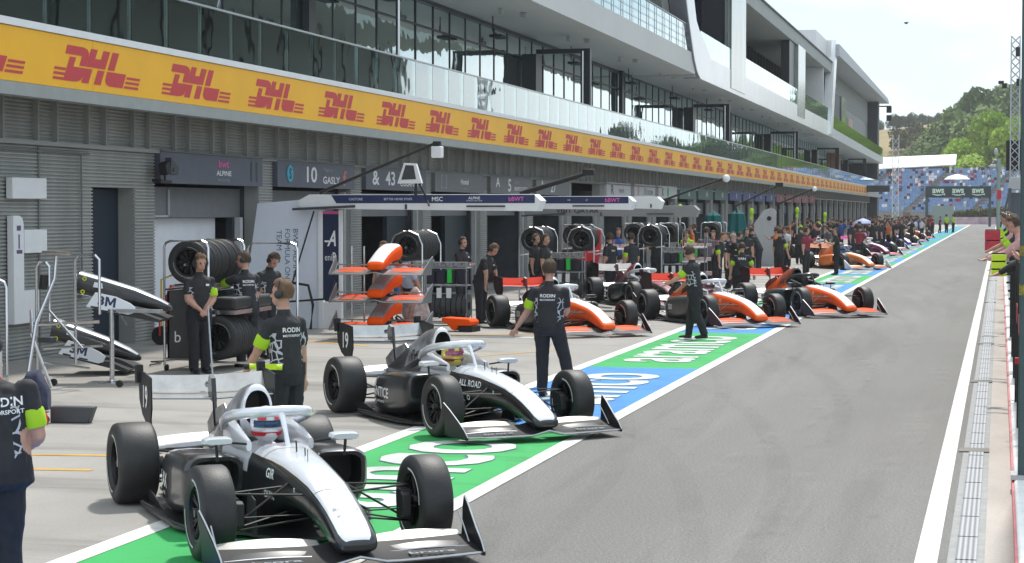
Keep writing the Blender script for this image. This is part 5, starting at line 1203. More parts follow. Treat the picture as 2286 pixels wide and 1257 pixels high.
bg_ = empty('rucksack', (-11.35, 21.6, 0), .3, 'dark blue rucksack on the ground between the tubes', 'bag'); bag = B(); bag.loft([ring(-.13, .15, .02, .40, 4), ring(-.08, .20, .0, .50, 3.2), ring(.05, .21, .0, .52, 3), ring(.12, .17, .02, .38, 3), ring(.17, .13, .03, .28, 3)]); bag.build('bag_body', mat('bag navy', (.03, .035, .07), .8, var=.5, vs=12, bump=.6, bs=14), bg_); B().tube([(-.1, -.15, .42), (-.12, -.2, .25), (-.1, -.14, .08)], .02).build('strap', matte, bg_)
kb = empty('kick_board', (-10.35, 20.7, 0), .1, 'small black board standing on the ground beside a red jack', 'board'); B().prism([(-.28, .0), (.18, 0), (.25, .19), (-.28, .19)], 'y', -.12, .02).build('board', dgrey, kb, bevel=.015)
jk = empty('car_jack', (-10.75, 20.3, 0), .2, 'red quick lift jack at the left next to the black board', 'jack'); B().prism([(-.2, .02), (.22, .02), (.2, .12), (.0, .28), (-.12, .3)], 'y', -.07, .07).build('jack_body', red, jk, bevel=.015)
b = B()
for xx in (-.15, .16):
    for yy in (-.1, .1): b.lathe([(-.02, .05), (.02, .05)], (0, 1, 0), (xx, yy, .05), 12)
b.build('jack_wheel', matte, jk); B().tube([(-.12, 0, .3), (-.5, .1, .7)], .015).build('jack_handle', red, jk)
# hose reel and red trolley in the doorway
rl = empty('hose_reel', (-14.75, 32.9, 0), 0, 'black hose reel on the ground by the dark doorway', 'reel'); B().lathe([(-.08, .17), (-.06, .17), (-.05, .1), (.05, .1), (.06, .17), (.08, .17)], (0, 1, 0), (0, 0, .17), 24).build('drum', matte, rl); B().tube([(0, -.1, .17), (0, -.1, .75), (.1, -.1, .8)], .015).build('handle', red, rl)
rt = empty('fire_trolley', (-15.0, 33.9, 0), 0, 'red and yellow extinguisher trolley against the wall right of the doorway', 'extinguisher'); B().lathe([(0, .1), (.05, .11), (.75, .11), (.85, .05), (.95, .03)], (0, 0, 1), (0, 0, .1), 18).build('cylinder', red, rt); B().tube([(-.15, -.12, .1), (-.15, -.12, 1.15), (.1, -.12, 1.25)], .02).build('trolley_frame', mat('tube yellow', (.6, .4, .03), .5), rt)
# jack bars held by mechanics
for p, q, lb in (((-11.42, 27.12, 1.02), (-11.28, 26.95, .0), 'steel jack bar held upright in front of the nearest rack'), ((-10.35, 40.55, 1.0), (-10.2, 40.2, .05), 'pale lever bar held beside the first orange car')):
    o = tag(B().tube([p, q], .016).tube([q, (q[0] + .12, q[1] - .02, .03)], .02).build('jack_bar', steel), lb, 'bar')
# lime battery pack on the rear wing of the nearest car
lp = empty('wing_tool', (-6.62, 16.95, .985), R(16), 'lime yellow tool lying on the rear wing of the nearest car', 'tool'); B().tube([(-.12, 0, .03), (.2, 0, .02)], .026, 8).bb(-.05, .15, -.03, .03, .0, .05).build('tool_body', limeplastic, lp); B().tube([(-.15, 0, .03), (-.10, 0, .03)], .03, 8).build('tool_tip', matte, lp)
# white partition with team lettering
pt = empty('garage_partition', (-15.35, 38.2, 0), 0, 'white partition with vertical lettering BWT ALPINE FORMULA ONE TEAM', 'partition')
B().prism([(0, .0), (1.80, 0), (1.80, 2.62), (1.45, 2.66), (.38, 2.58)], 'y', 0, .06).build('panel', mat('panel pale grey', (.70, .74, .82), .5, var=.03), pt, bevel=.004)
tb = mat('slate blue lettering', (.06, .15, .24), .5)
letters('lettering', [dict(s='BWT ALPINE', o=(1.22, -.004, 1.55), u=(0, 0, -1), v=(1, 0, 0), w=1.0, h=.11, bold=0), dict(s='FORMULA ONE', o=(1.04, -.004, 1.49), u=(0, 0, -1), v=(1, 0, 0), w=1.12, h=.11, bold=0), dict(s='TEAM', o=(.86, -.004, 1.82), u=(0, 0, -1), v=(1, 0, 0), w=.42, h=.11, bold=0)], tb, pt)
cl = empty('branded_column', (-13.52, 38.15, 0), 0, 'navy and white column with slanted A and small white animal emblem', 'column')
B().bb(-.1, .0, 0, .12, 0, 2.44).bb(.345, .40, 0, .12, 0, 2.44).bb(0.0, .345, .02, .12, 0, .55).build('white_frame', white, cl)
B().prism([(.002, .6), (.12, .6), (.26, 1.0), (.343, 1.0), (.343, 2.42), (.002, 2.42)], 'y', .0, .02).build('navy_face', navy, cl)
letters('lettering', [dict(s='A', o=(.19, -.004, 1.86), u=(1, 0, 0), v=(.0, 0, 1), w=.19, h=.32, shear=.35), dict(s='-', o=(.09, -.004, 1.80), u=(1, 0, 0), v=(0, 0, 1), w=.1, h=.035, bold=.03), dict(s='eni', o=(.12, -.004, 1.47), u=(1, 0, 0), v=(0, 0, 1), w=.15, h=.13, bold=0), dict(s='R', o=(.26, -.004, 1.48), u=(1, 0, 0), v=(0, 0, 1), w=.09, h=.19)], lettering, cl)
B().bb(.002, .343, -.003, 0, 2.36, 2.42).build('pink_strip', pink, cl)
# overhead equipment gantries
stripe = mat('gantry navy', (.018, .03, .10), .4)
def gantry(loc, L_, label, items, zt=2.76, white_=white, strip=True):
    o = empty('equipment_gantry', loc, 0, label, 'gantry', 'equipment gantries reaching over the pit boxes')
    B().prism([(0, zt - .12), (.25, zt), (L_ - .12, zt + .0), (L_ + .02, zt - .13), (L_ - .06, zt - .34), (.1, zt - .29), (.0, zt - .22)], 'y', 0, .5).build('beam', white_, o, bevel=.006)
    if strip:
        B().prism([(.72, zt - .012), (L_ - .10, zt - .012), (L_ - .10, zt - .178), (.83, zt - .178)], 'y', -.006, 0).build('stripe', stripe, o)
        ms = []; b = B()
        for s_, x, h_, m_, zz in items:
            if m_ not in ms: ms.append(m_)
            put_text(b, s_, (x, -.010, zt - .095 + zz), (1, 0, 0), (0, 0, 1), h=h_, mi=ms.index(m_), bold=.015)
        b.build('lettering', ms, o, smooth=0, fixn=False)
    B().tube([(-.1, -.06, zt - .30), (1.25, -.06, zt - .24)], .026, 8).tube([(L_ - 1.5, -.05, zt - .24), (L_ - .7, -.05, zt - .24)], .018, 8).bb(2.3, 2.34, -.03, 0, zt - .3, zt - .2).build('rail', dgrey, o)
    return o
bp_ = mat('banner pink', (.75, .12, .45), .4); paleb = mat('pale lettering', (.55, .62, .75), .5)
gantry((-14.0, 38.0, 0), 5.1, 'nearest white gantry beam with navy stripe above the Alpine partition', [('CASTORE', 1.25, .05, paleb, 0), ('BETTER NEVER STOPS', 2.15, .045, paleb, 0), ('MSC', 2.98, .09, lettering, 0), ('ALPINE', 3.75, .055, lettering, .02), ('FORMULA ONE TEAM', 3.75, .025, paleb, -.035), ('bBWT', 4.62, .085, bp_, 0)])
gantry((-13.4, 47.6, 0), 4.6, 'second white gantry beam behind the first with pink lettering', [('NE', 3.0, .04, paleb, 0), ('///', 3.45, .05, paleb, 0), ('bBWT', 4.1, .1, bp_, 0)], zt=2.78)
gantry((-11.6, 53, 0), 2.6, 'short plain white gantry beam end behind the second one', [], zt=2.80, strip=False)
g3 = gantry((-13.8, 57, 0), 5.2, 'grey gantry beam with dark lettering QATAR', [], zt=2.56, white_=mat('gantry grey', (.24, .24, .245), .5), strip=False)
letters('lettering', [dict(s='VISIT QATAR', o=(1.6, -.012, 2.40), u=(1, 0, 0), v=(0, 0, 1), w=1.3, h=.15)], mat('ink', (.03, .03, .05), .5), g3)
# camera arms
def arm(p, q, label, box=None, r=.028):
    o = empty('camera_arm', p, 0, label, 'camera arm', 'camera arms raised above the pit boxes'); d = V(q) - V(p)
    B().tube([(0, 0, 0), d], [r * 1.3, r], 8).tube([(0, 0, 0), (.05, 0, -.25)], .03).build('boom', matte, o)
    if box == 'w': B().bb(d.x - .08, d.x + .14, -.09, .09, d.z - .30, d.z - .07).build('camera_housing', white, o, bevel=.02); B().bb(d.x - .05, d.x + .1, -.05, .05, d.z - .069, d.z + .03).build('mount', matte, o)
    elif box == 'b': B().bb(d.x - .12, d.x + .16, -.1, .1, d.z - .06, d.z + .10).build('camera_housing', matte, o, bevel=.02)
    elif box == 's': B().sph((d.x + .08, 0, d.z), .12, 14).build('camera_housing', white, o)
    return o
arm((-13.55, 38.1, 2.80), (-11.08, 38.1, 3.80), 'long thin black arm carrying a white camera box, nearest', 'w')
arm((-11.5, 47, 2.84), (-9.8, 47, 3.34), 'thick black arm with a black box above the second gantry', 'b', .05)
arm((-10.5, 60, 2.6), (-8.25, 60, 3.40), 'thin arm with a round white dome camera', 's')
arm((-9.85, 75, 2.57), (-8.2, 75, 3.37), 'arm with a black camera left of the second dome', 'b')
arm((-10.4, 95, 2.7), (-8.75, 95, 3.42), 'furthest thin arm with small white dome', 's', .035)
mn = empty('monitor', (-11.56, 37.9, 2.98), 0, 'trapezoid monitor in a white frame standing above the nearest gantry', 'monitor'); B().prism([(-.28, 0), (.24, 0), (.12, .40), (-.14, .41)], 'y', 0, .1).build('housing', white, mn, bevel=.01); B().prism([(-.19, .075), (.12, .085), (.07, .36), (-.10, .37)], 'y', -.006, 0).build('screen_face', dgrey, mn); B().tube([(.15, .1, 0), (.32, .1, -.3), (.42, -.1, -.45)], .02).tube([(.1, .05, 0), (.1, .05, -.24)], .03).build('stalk', matte, mn)
sp_ = tag(B().tube([(-14.16, 37.9, .75), (-13.62, 37.9, 2.42)], .018).tube([(-14.1, 37.9, .95), (-13.75, 37.9, .9), (-13.65, 37.9, .5), (-13.7, 37.9, 0)], .03).tube([(-14.3, 37.9, .55), (-12.4, 37.9, .7)], .02).build('strut', matte), 'thin black diagonal strut in front of the white partition', 'strut')
# shelves with white trays, red cloths, umbrellas, boards
def shelves(x, y, label, w_=.95):
    o = empty('shelf_cart', (x, y, 0), 0, label, 'shelf cart', 'tray carts')
    b = B()
    for xx in (0, w_):
        for yy in (0, .5): b.tube([(xx, yy, 0), (xx * .96 + .02, yy, 1.75)], .014)
    b.build('frame', chrome, o)
    b = B()
    for z in (.42, .85, 1.28): b.bb(.0, w_, 0, .5, z, z + .05)
    b.build('tray', white, o, bevel=.01)
    b = B(); r = random.Random(x * y)
    for z in (.47, .90, 1.33):
        for i in range(4): b.box((.12 + i * .22, .25, z + .05), (r.uniform(.08, .18), .3, r.uniform(.06, .12)))
    b.build('tray_part', mat('mixed part', (.4, .1, .08), .5, c2=(.6, .6, .6), vs=8), o)
    b = B()
    for xx in (0.03, w_ - .03): b.lathe([(-.02, .05), (.02, .05)], (0, 1, 0), (xx, 0, .05), 10)
    b.build('castor', rubber, o)
shelves(-11.35, 55.5, 'three level cart with white trays beside the red cloths'); shelves(-9.3, 58.5, 'three level cart with white trays right of the pair seen from behind', .7)
rcth = empty('cloth_rack', (-11.75, 55.2, 0), 0, 'bright red cloths hanging between the fourth rack and the tray cart', 'cloth'); B().prism([(-.1, 1.0), (.55, .9), (.62, 1.8), (.12, 1.72), (.0, 1.7)], 'y', 0, .05).bb(.3, .6, .06, .10, 1.1, 1.85).build('cloth', red, rcth); B().tube([(.5, .1, 0), (.66, .1, 2.05)], .012).build('pole', steel, rcth)
um = [(-10.55, 74, 2.36, 'nearest folded teal umbrella'), (-9.9, 76, 2.42, 'second teal umbrella next to the pale board')]
for x, y, z, lb in um:
    o = empty('umbrella', (x, y, 0), 0, lb, 'umbrella', 'folded teal umbrellas'); b = B(); b.tube([(0, 0, .6), (0, 0, z + .05)], .02); b.build('pole', steel, o)
    b = B(); b.loft([[(cos(a) * r_ * (1 if k % 2 else .72), sin(a) * r_ * (1 if k % 2 else .72), zz) for k, a in enumerate([2 * pi * i / 14 for i in range(14)])] for zz, r_ in ((z, .08), (z - .15, .30), (z - .9, .42), (z - 1.3, .5))]); b.build('canopy', teal, o, smooth=0)
o = empty('umbrella', (-7.7, 115, 0), 0, 'open blue umbrella over the crowd', 'umbrella'); B().lathe([(1.62, .62), (1.75, .45), (1.86, .2), (1.92, .02)], (0, 0, 1), n=16).build('canopy', mat('umbrella blue', (.06, .12, .45), .6, c2=(.4, .45, .6), vs=3), o, smooth=0); B().tube([(0, 0, 0), (0, 0, 1.9)], .02).build('pole', steel, o)
o = empty('pale_board', (-10.1, 85, 0), 0, 'pale grey board with slanted top and black dot among the crowd', 'board'); B().prism([(-.4, 0), (.7, 0), (.7, 2.4), (.45, 2.5), (.15, 2.4), (-.4, 1.6)], 'y', 0, .08).build('board', lgrey, o); B().lathe([(-.02, .1), (.0, .1)], (0, 1, 0), (.4, 0, 2.05), 14).build('dot', matte, o)
def limeman(x, y, z, lb):
    o = empty('lime_pole', (x, y, 0), 0, lb, 'pole_cover', 'lime covers on poles'); B().tube([(0, 0, 0), (0, 0, z)], .03).build('pole', lgrey, o); B().sph((0, 0, z + .05), (.10, .10, .14), 12).bb(-.06, .06, -.05, .05, z - .3, z - .12).build('lime_cover', lime, o)  # plain lime fabric cover on a pole, gives no light
for i, (x, y, z) in enumerate(((-9.85, 80, 2.3), (-9.2, 92, 2.35), (-11.2, 70, 2.45), (-8.6, 100, 2.1))): limeman(x, y, z, ('lime cover on a pole, left of the pale board', 'lime cover on a pole, right of the pale board', 'lime cover at the end of the grey gantry', 'lime cover above the crowd right of the others')[i])
# stripped car parts behind the orange stack
ek = empty('engine_cover', (-11.1, 36.7, .15), R(-60), 'spare white and orange bodywork on the floor behind the noses', 'bodywork')
b = B(); b.loft([ring(x, w_, zb, zt, 2.2, taper=.4) for x, w_, zb, zt in ((-.9, .05, .2, .35), (-.5, .2, .1, .6), (0, .3, .0, .8), (.4, .28, .0, .7), (.5, .2, .1, .6))]); b.build('shell', mat('shell mixed', (.55, .5, .48), .4, c2=(.12, .03, .02), vs=5), ek)
of = empty('orange_part', (-10.55, 38.0, 0), R(-10), 'flat orange bodywork piece lying on black blocks on the floor', 'bodywork'); B().prism([(-.32, .28), (.28, .26), (.34, .20), (.32, .12), (.05, .12), (.0, 0.02), (-.1, .04), (-.2, .16), (-.32, .18)], 'y', -.2, .2).build('shell', orange, of, bevel=.02); B().bb(.06, .36, -.2, .2, 0, .11).build('block', matte, of)
rb = empty('spare_tyre_bag', (-11.25, 36.9, 0), 0, 'black cable bundle beside the orange bodywork piece', 'cable'); b = B()
for i in range(7): b.tube([(.2 * cos(a + i) , .12 * sin(a) - .05 * i, .12 + .03 * i + .08 * sin(2 * a + i)) for a in [2 * pi * q / 14 for q in range(15)]], .018, 6)
b.build('cable', rubber, rb)

# hoses and air bottles on the apron
for i, (pts, lb) in enumerate((([(-13.2, 39.2, .03), (-12.4, 38.6, .03), (-11.2, 39.4, .03), (-10.2, 38.9, .03), (-9.4, 39.6, .03)], 'black air hose lying across the box between the noses and the orange car'), ([(-13.6, 30.6, .03), (-12.9, 29.9, .03), (-13.1, 28.9, .03), (-12.7, 28.1, .03)], 'black hose on the ground by the nearest rack'), ([(-12.6, 47.5, .03), (-11.2, 47.0, .03), (-10.0, 47.8, .03), (-9.0, 47.2, .03)], 'black hose behind the first orange car'))):
    P_ = []
    for a in range(len(pts) - 1):
        for t in range(6): P_.append(V(pts[a]).lerp(V(pts[a + 1]), t / 6) + V((.08 * sin(a * 3 + t), .08 * cos(a * 2 + t * 1.3), 0)))
    tag(B().tube(P_, .014, 6).build('air_hose', rubber), lb, 'hose')
for i, (x, y, lb) in enumerate(((-13.35, 31.2, 'yellow air bottle in a frame near the dark doorway'), (-13.9, 44.6, 'blue air bottle beside the man with folded arms'))):
    o = empty('air_bottle', (x, y, 0), 0, lb, 'bottle'); B().lathe([(0, .11), (.04, .12), (.95, .12), (1.08, .05), (1.14, .03)], (0, 0, 1), (0, 0, .06), 16).build('cylinder', (mat('bottle ochre', (.5, .33, .03), .4), mat('bottle blue', (.02, .16, .38), .4))[i], o); B().tube([(-.14, .12, 0), (-.14, .12, 1.3), (.14, .12, 1.3), (.14, .12, 0)], .016).bb(-.16, .16, -.14, .14, 0, .04).build('trolley_frame', steel, o)
# ================================================================ FAR BACKGROUND
def foliage_mesh(name, n, rx, rz, leaf, seed, m, lobes=7):
    r = random.Random(seed); b = B(); lb = []
    for i in range(lobes): a = r.uniform(0, 2 * pi); q = r.uniform(.1, .75); lb.append((V((cos(a) * q * rx, sin(a) * q * rx, rz * r.uniform(-.35, .75) * (1 - q * .4))), r.uniform(.35, .6)))
    for i in range(n):
        c, s_ = r.choice(lb); d = V((r.gauss(0, 1), r.gauss(0, 1), r.gauss(0, 1))).normalized() * (r.random() ** .35)
        p = c + V((d.x * rx * s_, d.y * rx * s_, d.z * rz * s_ * .9)); a = V((r.uniform(-1, 1), r.uniform(-1, 1), r.uniform(-1, 1))).normalized(); u = a.orthogonal().normalized()
        l = leaf * r.uniform(.6, 1.4); b.quad(p - a * l, p + u * l * .6, p + a * l, p - u * l * .6, 0)
    return b.mesh(name, m, 0, False)
def leafmat(name, c, c2):
    m = mat(name, c, .75, c2=c2, vs=.35); b = m.node_tree.nodes['Principled BSDF']; b.inputs['Subsurface Weight'].default_value = 0
    return m
lm1 = leafmat('leaf mid', (.09, .145, .035), (.20, .28, .07)); lm2 = leafmat('leaf bright', (.22, .34, .02), (.42, .58, .05)); lm3 = leafmat('leaf dark', (.045, .075, .03), (.08, .11, .04)); lm4 = leafmat('leaf olive', (.06, .065, .02), (.12, .12, .03))
crown = {k: [foliage_mesh('crown', n, 4.4, 5, .34, 10 + i * 7 + j, m, 9) for j in range(2)] for i, (k, m, n) in enumerate((('m', lm1, 4200), ('b', lm2, 5200), ('d', lm3, 3600), ('o', lm4, 3600)))}
bark = mat('bark', (.08, .06, .045), .9)
tk = B().tube([(0, 0, -1), (.1, .1, 3), (0, .2, 7), (.3, 0, 10)], [.38, .3, .2, .08], 8)
for a in range(5): tk.tube([(0, .1, 4 + a), (cos(a * 1.3) * 1.6, sin(a * 1.3) * 1.6, 6.5 + a * .8), (cos(a * 1.3) * 3, sin(a * 1.3) * 3, 8 + a * .7)], [.15, .09, .03], 6)
tkm = tk.mesh('trunk', bark, 40)
rt_ = random.Random(5)
def tree(x, y, z, s, k, label, group, zs=1.0):
    o = empty('tree', (x, y, z), rt_.uniform(0, 6), label, 'tree', group); o.scale = (s, s, s * zs)
    link_mesh('trunk', tkm, o); link_mesh('crown', rt_.choice(crown[k]), o, (0, 0, 8))
def hz(x, y):
    j = (y - 430) / 22; t = min(1, max(0, j / 9)); return max(-.5, (26 + 5 * sin(x * .012 + 1) + (x + 20) * .06) * (t * t * (3 - 2 * t))) - .6
# bright trees right of the stand
for x, y, s in ((-2.5, 412, 1.55), (3.5, 405, 1.45), (-7.8, 424, 1.15), (9, 410, 1.4), (-5.5, 400, .85)):
    tree(x, y, 2.5, s, 'b', 'bright green tree behind the right part of the grandstand', 'bright trees behind the grandstand', 1.0)
for x, y, s in ((-10, 478, 1.15), (-4, 485, 1.3), (3, 480, 1.35), (9, 488, 1.4), (-14, 490, .95), (16, 480, 1.4), (-1, 470, 1.15), (-18, 500, .8), (-7, 500, 1.2), (0, 505, 1.3)):
    tree(x, y, hz(x, y) * .5, s * 1.62, 'm', 'mid green tree in the wood on the right side of the hill', 'wood on the right of the hill', 1.05)
for x, y, s in ((-23, 545, 1.0), (-27.5, 550, .8), (-18.5, 548, .75)):
    tree(x, y, hz(x, y) - 3, s, 'o', 'olive bushy tree in the middle of the dry slope', 'olive bushes on the dry slope', .9)
for i in range(34):
    x = -75 + i * 3.2 + rt_.uniform(-1, 1); y = 632 + rt_.uniform(-8, 8); tree(x, y, hz(x, y) - 2.5, rt_.uniform(.42, .72), 'd', 'dark tree in the line along the hill crest', 'trees along the hill crest')
for i in range(34):
    x = 13 + (i % 17) * 4.6 + rt_.uniform(-2, 2); y = (436 if i < 17 else 480) + rt_.uniform(-8, 14); tree(x, y, max(0, hz(x, y) * .6), rt_.uniform(1.1, 1.5), 'dm'[i % 2], 'tree in the wood right of the photo, seen only mirrored in glass', 'wood beyond the right edge of the photo')
# trees mirrored in the glazing, right of the track
for i in range(16):
    x = 70 + rt_.uniform(-8, 8); y = 190 + i * 22; tree(x, y, -1, rt_.uniform(.9, 1.3), 'm', 'tree standing right of the circuit, seen only mirrored in the glazing', 'trees right of the circuit')
# grandstand
gs = empty('grandstand', (-20, 352, 0), R(-28), 'far grandstand with rows of blue seats and brown stair aisles', 'grandstand')
concd = mat('stand concrete', (.24, .23, .22), .8, var=.1)
b = B()
for i in range(16): b.bb(-60, 60, i * .95, 20, -.5 if i == 0 else 1.9 + i * .47 - .4, 1.9 + i * .47)
b.build('terrace', concd, gs, smooth=0)
b = B()
for x in (-46, -34, -21, -8.5, 4, 16.5, 29, 42): b.bb(x, x + 1.3, -.1, .0, 0, 1.9); [b.bb(x, x + 1.3, i * .95 - .02, i * .95 + .9, 1.9 + i * .47, 1.93 + i * .47) for i in range(16)]
b.build('stair_aisle', mat('aisle brown', (.13, .105, .085), .8), gs, smooth=0)
b = B(); rs = random.Random(9)
b2_ = B()
for i in range(16):
    x = -60
    while x < 60:
        if not any(a - .3 < x < a + 1.4 for a in (-46, -34, -21, -8.5, 4, 16.5, 29, 42)):
            if rs.random() < (.36 if i > 6 else .22):
                yy = i * .95 + .35; z = 1.95 + i * .47; m_ = rs.choice((0, 0, 1, 1, 2, 3, 4)); b2_.bb(x + .05, x + .45, yy, yy + .3, z + .35, z + .85, m_); b2_.sph((x + .25, yy + .1, z + 1.0), .13, 6, 5)
            b.bb(x, x + .5, i * .95 + .3, i * .95 + .62, 1.93 + i * .47, 2.28 + i * .47); b.bb(x, x + .5, i * .95 + .62, i * .95 + .68, 2.1 + i * .47, 2.72 + i * .47)
        x += .56
tag(b.build('seats', mat('seat blue', (.19, .29, .47), .5, var=.35, vs=2), gs, smooth=0, fixn=False), kind='stuff')
tag(b2_.build('spectators', [navy, white, mat('spec red', (.4, .05, .05), .7), dgrey, lgrey, skin], gs, smooth=0, fixn=False), kind='stuff')
# canopy and parasol on the stand
cn = empty('canopy_roof', (-15, 380, 0), 0, 'long white canopy roof above the far grandstand', 'canopy')
cb_ = B(); cb_.add([(-30, 0, 9.0), (6.8, 0, 10.9), (6.8, 5, 12.9), (-30, 5, 11.6), (-30, 0, 8.8), (6.8, 0, 10.7), (6.8, 5, 12.6), (-30, 5, 11.3)], [(0, 1, 2, 3), (7, 6, 5, 4), (0, 4, 5, 1), (1, 5, 6, 2), (2, 6, 7, 3), (3, 7, 4, 0)]); cb_.build('roof', mat('canopy white', (.82, .82, .82), .6), cn)
b = B()
for x in (-24, -15.5, -7, 1.2, 5.6): b.bb(x, x + .5, .5, .9, 3, 10.6)
b.build('column', white, cn); B().bb(-30, 6, 8.5, 8.8, 3, 10.5).build('back_wall', dgrey, cn)
us = empty('parasol', (-7.2, 345, 5.9), 0, 'wide white parasol at the top of the grandstand', 'parasol'); B().lathe([(1.6, 2.3), (2.1, 1.6), (2.5, .2)], (0, 0, 1), n=12).build('canopy', white, us); B().tube([(0, 0, 0), (0, 0, 2.4)], .06).build('pole', steel, us)
# screen wall under the stand, hedge, barrier
hd_ = empty('hedge', (-4.6, 322, 0), 0, 'green hedge bank below the grandstand at the end of the lane', 'hedge')
r = random.Random(4); b = B()
for i in range(5200):
    x = r.uniform(-5.2, 14); tz = r.random() ** .7; top = 1.5 + .09 * (x + 5) ; p = V((x, r.uniform(-.7, 1), 1.2 + tz * (top - .9) + r.uniform(-.1, .1))); a = V((r.uniform(-1, 1), r.uniform(-1, 1), r.uniform(-1, 1))).normalized() * .16; u = a.orthogonal() * .7; b.quad(p - a, p + u, p + a, p - u)
b.build('foliage', lm4, hd_, smooth=0, fixn=False); B().bb(-5.0, 14, -.3, .6, -.2, 1.9).build('core', mat('hedge core', (.03, .05, .02), .9), hd_)
ba = empty('advertising_barrier', (-10, 318, 0), 0, 'low pale pink and white barrier across the end of the lane', 'barrier')
B().bb(0, 22, 0, .3, 0, 1.15).build('barrier_face', mat('barrier pink', (.62, .45, .50), .6, c2=(.30, .22, .28), vs=1.2), ba)
sw = empty('screen_wall', (-10.4, 312, 0), 0, 'plain grey green panel left of the hedge', 'wall'); B().bb(0, 3.4, 0, .3, 0, 2.9).build('panel', mat('grey green', (.20, .26, .24), .6), sw)
# start gantry with three signs
aw = empty('overhead_sign', (-10.17, 280, 0), 0, 'dark overhead sign with three white aws logos across the lane', 'sign')
B().bb(0, 8.95, 0, .5, 4.02, 5.6).build('board', mat('sign dark green', (.015, .03, .035), .5), aw)
its = []
for i in range(3):
    its.append(dict(s='aws', o=(1.75 + i * 2.7, -.02, 4.95), u=(1, 0, 0), v=(0, 0, 1), w=1.6, h=.62, bold=.03))
aws_m = mat('sign lettering green white', (.60, .75, .62), .5); letters('lettering', its, aws_m, aw)
b = B()
for i in range(3):
    cx = 1.75 + i * 2.7; b.tube([(cx - .85 + 1.7 * q / 10, -.03, 4.52 - .16 * sin(pi * q / 10)) for q in range(11)], [.03 + .05 * sin(pi * q / 10) for q in range(11)], 5); b.prism([(cx + .62, 4.52), (cx + .95, 4.62), (cx + .9, 4.3)], 'y', -.05, -.02)
b.build('smile_arrow', aws_m, aw)
B().bb(0, .4, .1, .4, 0, 4.02).bb(8.6, 8.95, .1, .4, 0, 4.02).build('leg', mat('leg dark', (.04, .07, .08), .5), aw)
# lattice towers, poles
def lattice(name, loc, w_, h, label, m=steel, r=.035, step=None):
    o = empty(name, loc, 0, label, 'mast'); b = B(); s_ = step or w_
    for a in (-1, 1):
        for c in (-1, 1): b.tube([(a * w_ / 2, c * w_ / 2, 0), (a * w_ / 2, c * w_ / 2, h)], r, 5)
    z = 0
    while z < h - s_ * .5:
        for (p, q) in (((-1, -1), (1, -1)), ((1, -1), (1, 1)), ((-1, 1), (1, 1)), ((-1, -1), (-1, 1))):
            b.tube([(p[0] * w_ / 2, p[1] * w_ / 2, z), (q[0] * w_ / 2, q[1] * w_ / 2, z + s_)], r * .6, 4); b.tube([(q[0] * w_ / 2, q[1] * w_ / 2, z), (p[0] * w_ / 2, p[1] * w_ / 2, z + s_)], r * .6, 4)
        z += s_
    b.build('truss', m, o); return o
tw = lattice('lighting_tower', (.74, 110, 4.0), .46, 7.6, 'lattice tower of aluminium truss near the right edge with loudspeakers', mat('truss alu', (.5, .52, .55), .35, .6))
b = B(); b.bb(.0, .22, -.4, -.2, 6.7, 7.2).bb(.05, .2, -.4, -.2, 5.1, 5.5).bb(-.7, -.45, -.3, 0, 5.0, 5.25).bb(-.9, -.6, -.3, 0, 5.25, 5.4); b.build('loudspeaker', matte, tw)
B().bb(-.45, .5, .35, .6, .55, 2.2).build('black_cabinet', matte, tw)
tb_ = empty('timing_stand', (.55, 92, 0), 0, 'grey pit wall stand with sloping roof under the lattice tower', 'stand')
B().prism([(-.28, 3.35), (.8, 3.3), (.8, 3.95), (-.12, 3.9)], 'y', 0, 2.2).build('roof', lgrey, tb_, bevel=.02); B().bb(-.2, -.05, 0, .15, 0, 3.4).tube([(-.1, 0, 3.4), (-.55, 0, 1.6)], .05).bb(-.15, .8, .3, 2, 1.2, 3.2).build('cabin', mat('cabin dark', (.09, .10, .12), .5), tb_)
lp_ = empty('cctv_pole', (-.08, 90, 0), 0, 'grey green pole with a white dome camera beside the lattice tower', 'pole')
B().tube([(0, 0, 0), (0, 0, 4.7)], .09, 10).build('shaft', mat('pole green grey', (.25, .33, .31), .5), lp_); B().tube([(0, 0, 4.6), (-.22, 0, 4.65), (-.25, 0, 4.5)], .05).sph((-.25, 0, 4.35), (.17, .17, .12), 12).sph((-.12, 0, 5.0), (.1, .1, .16), 10).build('dome_camera', lgrey, lp_)
B().bb(-.05, .12, -.14, -.1, 2.9, 3.3).build('red_flag', red, lp_)
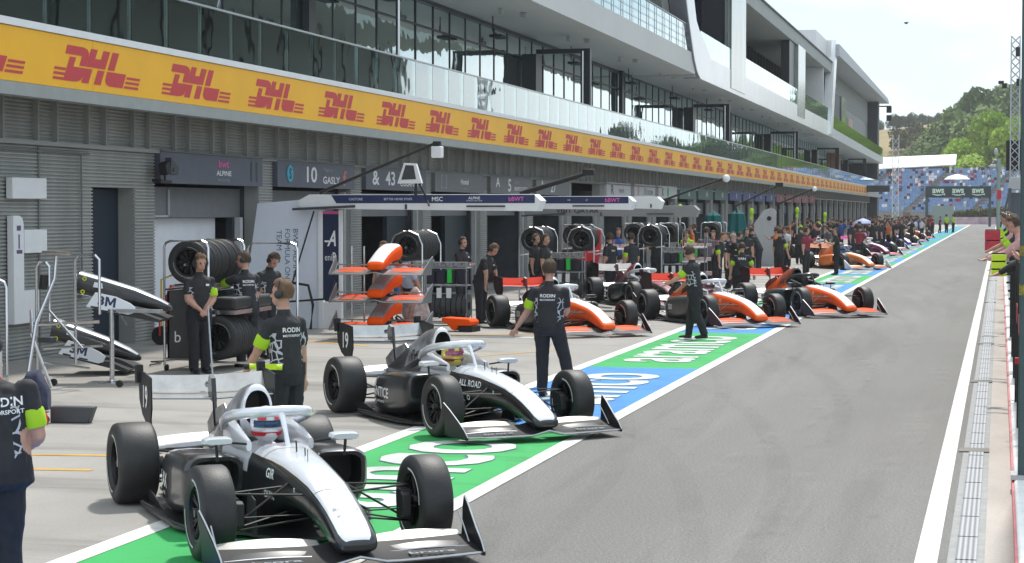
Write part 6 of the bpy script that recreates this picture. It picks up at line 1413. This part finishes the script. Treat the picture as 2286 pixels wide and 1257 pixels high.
lattice('scaffold_mast', (-15.3, 300, 0), .9, 13.6, 'pale slim scaffold mast in front of the blue seats', mat('mast pale', (.5, .52, .5), .6), .035, 1.2)
dr_ = empty('drone', (-9.27, 200, 21.0), 0, 'tiny black drone hovering in the sky', 'drone'); B().sph((0, 0, 0), (.18, .18, .12), 8).build('drone_body', matte, dr_)
b = B()
for a in range(4): b.tube([(0, 0, .05), (cos(a * pi / 2 + .7) * .35, sin(a * pi / 2 + .7) * .35, .08)], .02, 5)
b.build('rotor_arm', matte, dr_)
# opposite grandstand roof (right of the lane, mirrored in the glazing)
og = empty('main_grandstand', (46, 85, 0), 0, 'main grandstand with dark roof across the track right of the photo', 'grandstand'); og.scale = (1, 1, 1.45)
b = B()
for i in range(14): b.bb(i * .9, 14, 0, 200, -.2 if i == 0 else .8 + i * .5, 1.3 + i * .5)
b.build('terrace', mat('opposite terrace', (.24, .28, .26), .8), og, smooth=0)
b = B(); b.prism([(-6, 17.5), (15, 19), (15, 22), (-6, 19.5)], 'y', 0, 200); b.bb(13, 14, 0, 200, 5, 19); b.build('roof', mat('opposite roof', (.34, .38, .36), .7), og)
b = B()
for y in range(2, 200, 12): b.bb(12.4, 12.9, y, y + .5, 0, 18.8)
b.build('column', dgrey, og)

# air: faint even haze, sky outside the box
hzb = B(); hzb.bb(-720, 720, -70, 1010, -1.2, 75)
ho = hzb.build('haze', None, smooth=0); ho.data.materials.clear()
hm = bpy.data.materials.new('haze'); hm.use_nodes = True; t = hm.node_tree
for n in list(t.nodes):
    if n.type != 'OUTPUT_MATERIAL': t.nodes.remove(n)
pv = t.nodes.new('ShaderNodeVolumePrincipled'); pv.inputs['Color'].default_value = (.93, .96, 1, 1); pv.inputs['Density'].default_value = .00022; pv.inputs['Anisotropy'].default_value = .3
t.links.new(pv.outputs[0], [n for n in t.nodes if n.type == 'OUTPUT_MATERIAL'][0].inputs['Volume'])
ho.data.materials.append(hm); ho['kind'] = 'stuff'
S.cycles.volume_bounces = 0
